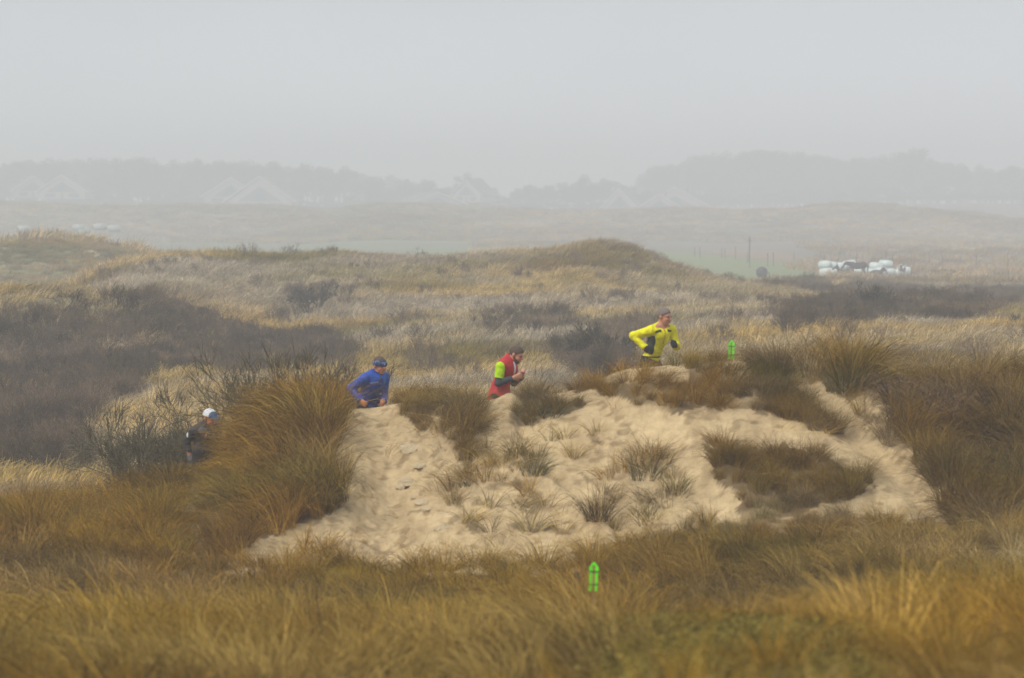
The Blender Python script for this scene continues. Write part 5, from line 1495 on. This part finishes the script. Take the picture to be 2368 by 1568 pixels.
a = at(1732, 548, 470); z = height1(a.x, a.y)
r = empty('timber_pole', (a.x, a.y, z))
v, f = rod((0, 0, -0.5), (0.05, 0, a.z - z), 0.09, 0.07, 7); link('shaft', mesh_from('shaft', v, f, M_POST), r)
v, f = cuboid((0.05, 0, a.z - z - 0.5), (0.25, 0.04, 0.04)); link('crossbar', mesh_from('crossbar', v, f, M_POST), r)
tag(r, 'tall dark timber pole standing above the pasture fence', 'pole')

# ------------------------------------------------------------------ bungalows on the far dunes
M_ROOF = plain('grey_roof', (0.13, 0.125, 0.12), 0.8, 0.15, 1.5)
M_BARGE = plain('white_bargeboard', (0.66, 0.66, 0.64), 0.6, 0.03)
M_WALL = plain('white_wall', (0.45, 0.44, 0.42), 0.8, 0.06, 1.0)
M_GABLE = plain('timber_gable', (0.18, 0.17, 0.16), 0.8, 0.15, 2.0)
M_GLASS = plain('window_glass', (0.10, 0.15, 0.20), 0.1, 0.05, 1.0, 0.6)
M_BRICK = plain('chimney_brick', (0.20, 0.12, 0.09), 0.9)
def house(label, px, py_apex, dist, width, rise, depth=11.0, wall=2.3, yaw=0.0, white_low=True):
    ap = at(px, py_apex, dist)
    z = ap.z - rise - wall
    r = empty('bungalow', (ap.x, ap.y, z), yaw)
    w = width / 2
    rev = [c for c in ((-w, 0), (w, 0), (w, wall), (0, wall + rise - 0.12), (-w, wall))]
    v = [(x * 0.9, 0, h_) for x, h_ in rev] + [(x * 0.9, depth, h_) for x, h_ in rev]
    link('wall', mesh_from('wall', v, [(4, 3, 2, 1, 0), (5, 6, 7, 8, 9), (1, 2, 7, 6), (0, 5, 9, 4), (0, 1, 6, 5)], M_WALL if white_low else M_GABLE), r)
    t, ov = 0.25, 0.5
    s = rise / w
    roof = None
    for sg in (-1, 1):
        a, b = (0, wall + rise), (sg * (w + 0.5), wall - 0.5 * s)
        v = [(a[0], -ov, a[1]), (b[0], -ov, b[1]), (b[0], depth + ov, b[1]), (a[0], depth + ov, a[1])]
        v += [(x, y, zz + t) for x, y, zz in v]
        f = [(0, 1, 2, 3), (7, 6, 5, 4), (0, 4, 5, 1), (1, 5, 6, 2), (2, 6, 7, 3), (3, 7, 4, 0)]
        rf = link('roof_slope', mesh_from('roof_slope', v, f, M_ROOF), r)
        bv = [(a[0], -ov - 0.09, a[1] - 0.1), (b[0], -ov - 0.09, b[1] - 0.1), (b[0], -ov - 0.09, b[1] + t + 0.1), (a[0], -ov - 0.09, a[1] + t + 0.1)]
        bv += [(x, y + 0.07, zz) for x, y, zz in bv]
        link('bargeboard', mesh_from('bargeboard', bv, f, M_BARGE), r)
        if roof is None: roof = rf
    v, f = cuboid((w * 0.3, depth * 0.6, wall + rise * 0.85 + 0.6), (0.35, 0.35, 0.8)); link('chimney', mesh_from('chimney', v, f, M_BRICK), roof)
    v, f = board([(-w * 0.62, wall * 0.98), (w * 0.62, wall * 0.98), (0.0, wall + rise * 0.62)], 0.08)
    g_ = link('gable_cladding', mesh_from('gable_cladding', [(x, y - 0.06, zz) for x, y, zz in v], f, M_GABLE), r)
    v, f = board([(-w * 0.22, wall + 0.25), (w * 0.22, wall + 0.25), (w * 0.12, wall + rise * 0.48), (-w * 0.12, wall + rise * 0.48)], 0.06)
    wd = link('window', mesh_from('window', [(x, y - 0.14, zz) for x, y, zz in v], f, M_GLASS), r)
    for sg in (-1, 1):
        v, f = cuboid((sg * w * 0.45, -0.04, wall * 0.5), (w * 0.2, 0.05, wall * 0.28)); link('window', mesh_from('window', v, f, M_GLASS), r)
    v, f = cuboid((0, -0.05, 1.0), (0.45, 0.05, 1.0)); link('door', mesh_from('door', v, f, M_GABLE), r)
    tag(r, label, 'house', 'gabled bungalows on the far dunes')
HD = 1230
house('leftmost faint gabled bungalow, half lost in mist', 76, 408, HD + 25, 14, 4.8, yaw=0.25)
house('faint gabled bungalow second from the left edge', 143, 406, HD, 17.5, 5.4, yaw=-0.15)
house('left gable of the bright pair of bungalows in mist', 533, 411, HD - 10, 19, 6.2, yaw=0.1)
house('right gable of the bright pair with long white roof edge', 600, 409, HD - 25, 23, 7.9, yaw=-0.12)
house('low pale bungalow in the misty middle distance', 1010, 446, HD + 15, 22, 3.9, wall=3, yaw=0.5)
house('small roof edge behind the low pale bungalow', 1078, 416, HD + 55, 12, 5.4, yaw=-0.5)
house('front bungalow with white chevron gable right of the middle', 1524, 449, HD - 35, 15.6, 5.0, wall=2.6)
house('rear bungalow behind the white chevron gable', 1560, 434, HD + 5, 25, 6.8, yaw=-0.1)
house('partly hidden roof at the left of the chevron gable', 1432, 436, HD + 20, 12, 6.2, yaw=-0.25)

# ------------------------------------------------------------------ trees behind the houses
M_BARK = plain('tree_bark', (0.06, 0.052, 0.045), 0.9)
M_LEAF = blade_mat('winter_crown', 0.15, (0.05, 0.06, 0.035), 0.5, (0.048, 0.052, 0.04))
def tree_parts(seed, hgt, rad):
    rng = np.random.default_rng(seed)
    parts = [rod((0, 0, -0.8), (0.15, 0, hgt * 0.45), hgt * 0.022, hgt * 0.014, 7), rod((0.15, 0, hgt * 0.45), (0.0, 0.1, hgt * 0.8), hgt * 0.014, hgt * 0.005, 6)]
    ends = []
    for k in range(11):
        h0 = hgt * rng.uniform(0.22, 0.7); a = rng.uniform(0, 6.28); ln = rad * rng.uniform(0.5, 1.0) * (1.1 - 0.5 * h0 / hgt)
        e = (math.cos(a) * ln, math.sin(a) * ln, h0 + ln * rng.uniform(0.3, 0.9))
        parts.append(rod((0.1, 0, h0), e, hgt * 0.008, hgt * 0.003, 5)); ends.append(e)
    ends += [(0, 0.1, hgt * 0.86), (rad * 0.2, 0, hgt * 0.78), (-rad * 0.25, 0.2, hgt * 0.74)]
    C_, S_ = [], []
    for e in ends:
        n_ = 130
        r_ = rad * rng.uniform(0.26, 0.42)
        d = rng.normal(0, 1, (n_, 3)); d /= np.linalg.norm(d, axis=1, keepdims=True)
        C_.append(np.array(e) + d * (r_ * rng.random(n_) ** 0.4)[:, None] * np.array([1, 1, 0.75])); S_.append(rng.uniform(0.14, 0.34, n_))
    C_ = np.concatenate(C_); S_ = np.concatenate(S_)[:, None]; n_ = len(C_)
    d1 = rng.normal(0, 1, (n_, 3)); d1 /= np.linalg.norm(d1, axis=1, keepdims=True)
    d2 = np.cross(d1, rng.normal(0, 1, (n_, 3))); d2 /= np.linalg.norm(d2, axis=1, keepdims=True)
    V_ = np.stack([C_ - d1 * S_, C_ + d2 * S_ * 0.6, C_ + d1 * S_, C_ - d2 * S_ * 0.6], 1).reshape(-1, 3)
    me = mesh_np('crown', V_, np.arange(n_ * 4).reshape(-1, 4), M_LEAF)
    vary_attr(me, np.repeat(np.arange(n_), 4), rng, n_)
    v, f = join(*parts)
    return mesh_from('trunk', v, f, M_BARK), me
TREES = [tree_parts(700 + i, 12.0, 4.2) for i in range(6)]
def tree(label, px, py_top, dist, k, wide=1.0):
    p = at(px, py_top, dist); z = height1(p.x, p.y)
    s = (p.z - z) / 12.6
    r = empty('tree', (p.x, p.y, z), k * 1.1)
    r.scale = (s * wide, s * wide, s)
    link('trunk', TREES[k][0], r); link('crown', TREES[k][1], r)
    tag(r, label, 'tree', 'trees standing out of the misty wood')
for i, (px, py, d, w_, lab) in enumerate([
        (640, 368, 1339, 0.9, 'misty tree standing above the bright pair of bungalows'), (510, 398, 1369, 0.8, 'smaller misty tree left of the bright pair of bungalows'), (440, 395, 1354, 0.9, 'round misty tree between the two left house groups'),
        (880, 402, 1369, 0.7, 'small misty tree in the gap right of the bright bungalow pair'), (1080, 388, 1354, 0.9, 'pointed misty tree above the low pale bungalow'), (1350, 396, 1339, 1.2, 'dark rounded misty tree left of the chevron gable'),
        (1395, 402, 1346, 1.1, 'misty tree close to the right of the dark rounded one'), (2115, 330, 1460, 1.0, 'tallest misty tree of the right-hand wood'), (1770, 332, 1491, 1.3, 'broad misty tree top at the left of the right-hand wood'), (2340, 372, 1445, 1.1, 'misty tree at the right edge of the picture')]):
    tree(lab, px, py, d, i % 6, w_)

def wood(name, label, rows_):
    """a far wood that reads as one mass: trunks and crowns set by a node tree"""
    c = bpy.data.collections.new(name + '_source')
    for i, (tm, cm) in enumerate(TREES):
        V1 = np.array([v.co for v in cm.vertices]); n1 = len(V1)
        V2 = np.array([v.co for v in tm.vertices])
        F1 = np.arange(n1).reshape(-1, 4)
        F2 = [tuple(n1 + q for q in p.vertices) for p in tm.polygons if len(p.vertices) == 4]
        me = mesh_np(name + '_tree', np.concatenate([V1, V2]), np.concatenate([F1, np.array(F2)]), M_LEAF)
        vary_attr(me, np.arange(len(V1) + len(V2)) // 4, np.random.default_rng(i), (len(V1) + len(V2)) // 4 + 1)
        c.objects.link(bpy.data.objects.new('%s_%02d' % (name, i), me))
    x, y, top = [], [], []
    for xs, tops, d0, d1, n_ in rows_:
        u = RNG.random(n_)
        d = RNG.uniform(d0, d1, n_); px = xs[0] + (xs[-1] - xs[0]) * u
        py = np.interp(px, xs, tops) + np.abs(RNG.normal(0, 20, n_)) - 6
        x.append((px - CX) / FOC * d); y.append(d); top.append(slope(py) * d)
    x, y, top = np.concatenate(x), np.concatenate(y), np.concatenate(top)
    z = height(x, y)
    s = np.clip((top - z) / 12.6, 0.25, 3)
    n_ = len(x)
    scatter(name, c, np.stack([x, y, z], 1), RNG.uniform(0, 6.28, n_), np.zeros(n_), np.zeros(n_), np.stack([np.maximum(s, 0.8) * RNG.uniform(0.7, 1.1, n_), np.maximum(s, 0.8) * RNG.uniform(0.7, 1.1, n_), s], 1), np.tile(np.array([[0.05, 0.05, 0.04]]), (n_, 1)), label, len(TREES))
wood('treeline', 'misty wood closing the view behind the bungalows', [
    ([-350, 0, 200, 400, 600, 800, 1000], [368, 360, 354, 355, 360, 378, 415], 1330, 1520, 190), ([850, 1000, 1200, 1320, 1420, 1500, 1600], [432, 425, 430, 415, 415, 440, 450], 1310, 1430, 120),
    ([1480, 1700, 2000, 2700], [440, 425, 425, 430], 1430, 1480, 170), ([1480, 2000, 2700], [448, 444, 450], 1390, 1420, 260), ([-350, 400, 1500], [466, 460, 466], 1290, 1310, 260), ([-350, 400, 1100], [440, 435, 450], 1312, 1330, 120),
    ([1480, 1600, 1700, 1800, 1950, 2100, 2250, 2367, 2700], [395, 347, 336, 338, 356, 346, 374, 376, 376], 1480, 1640, 230)])
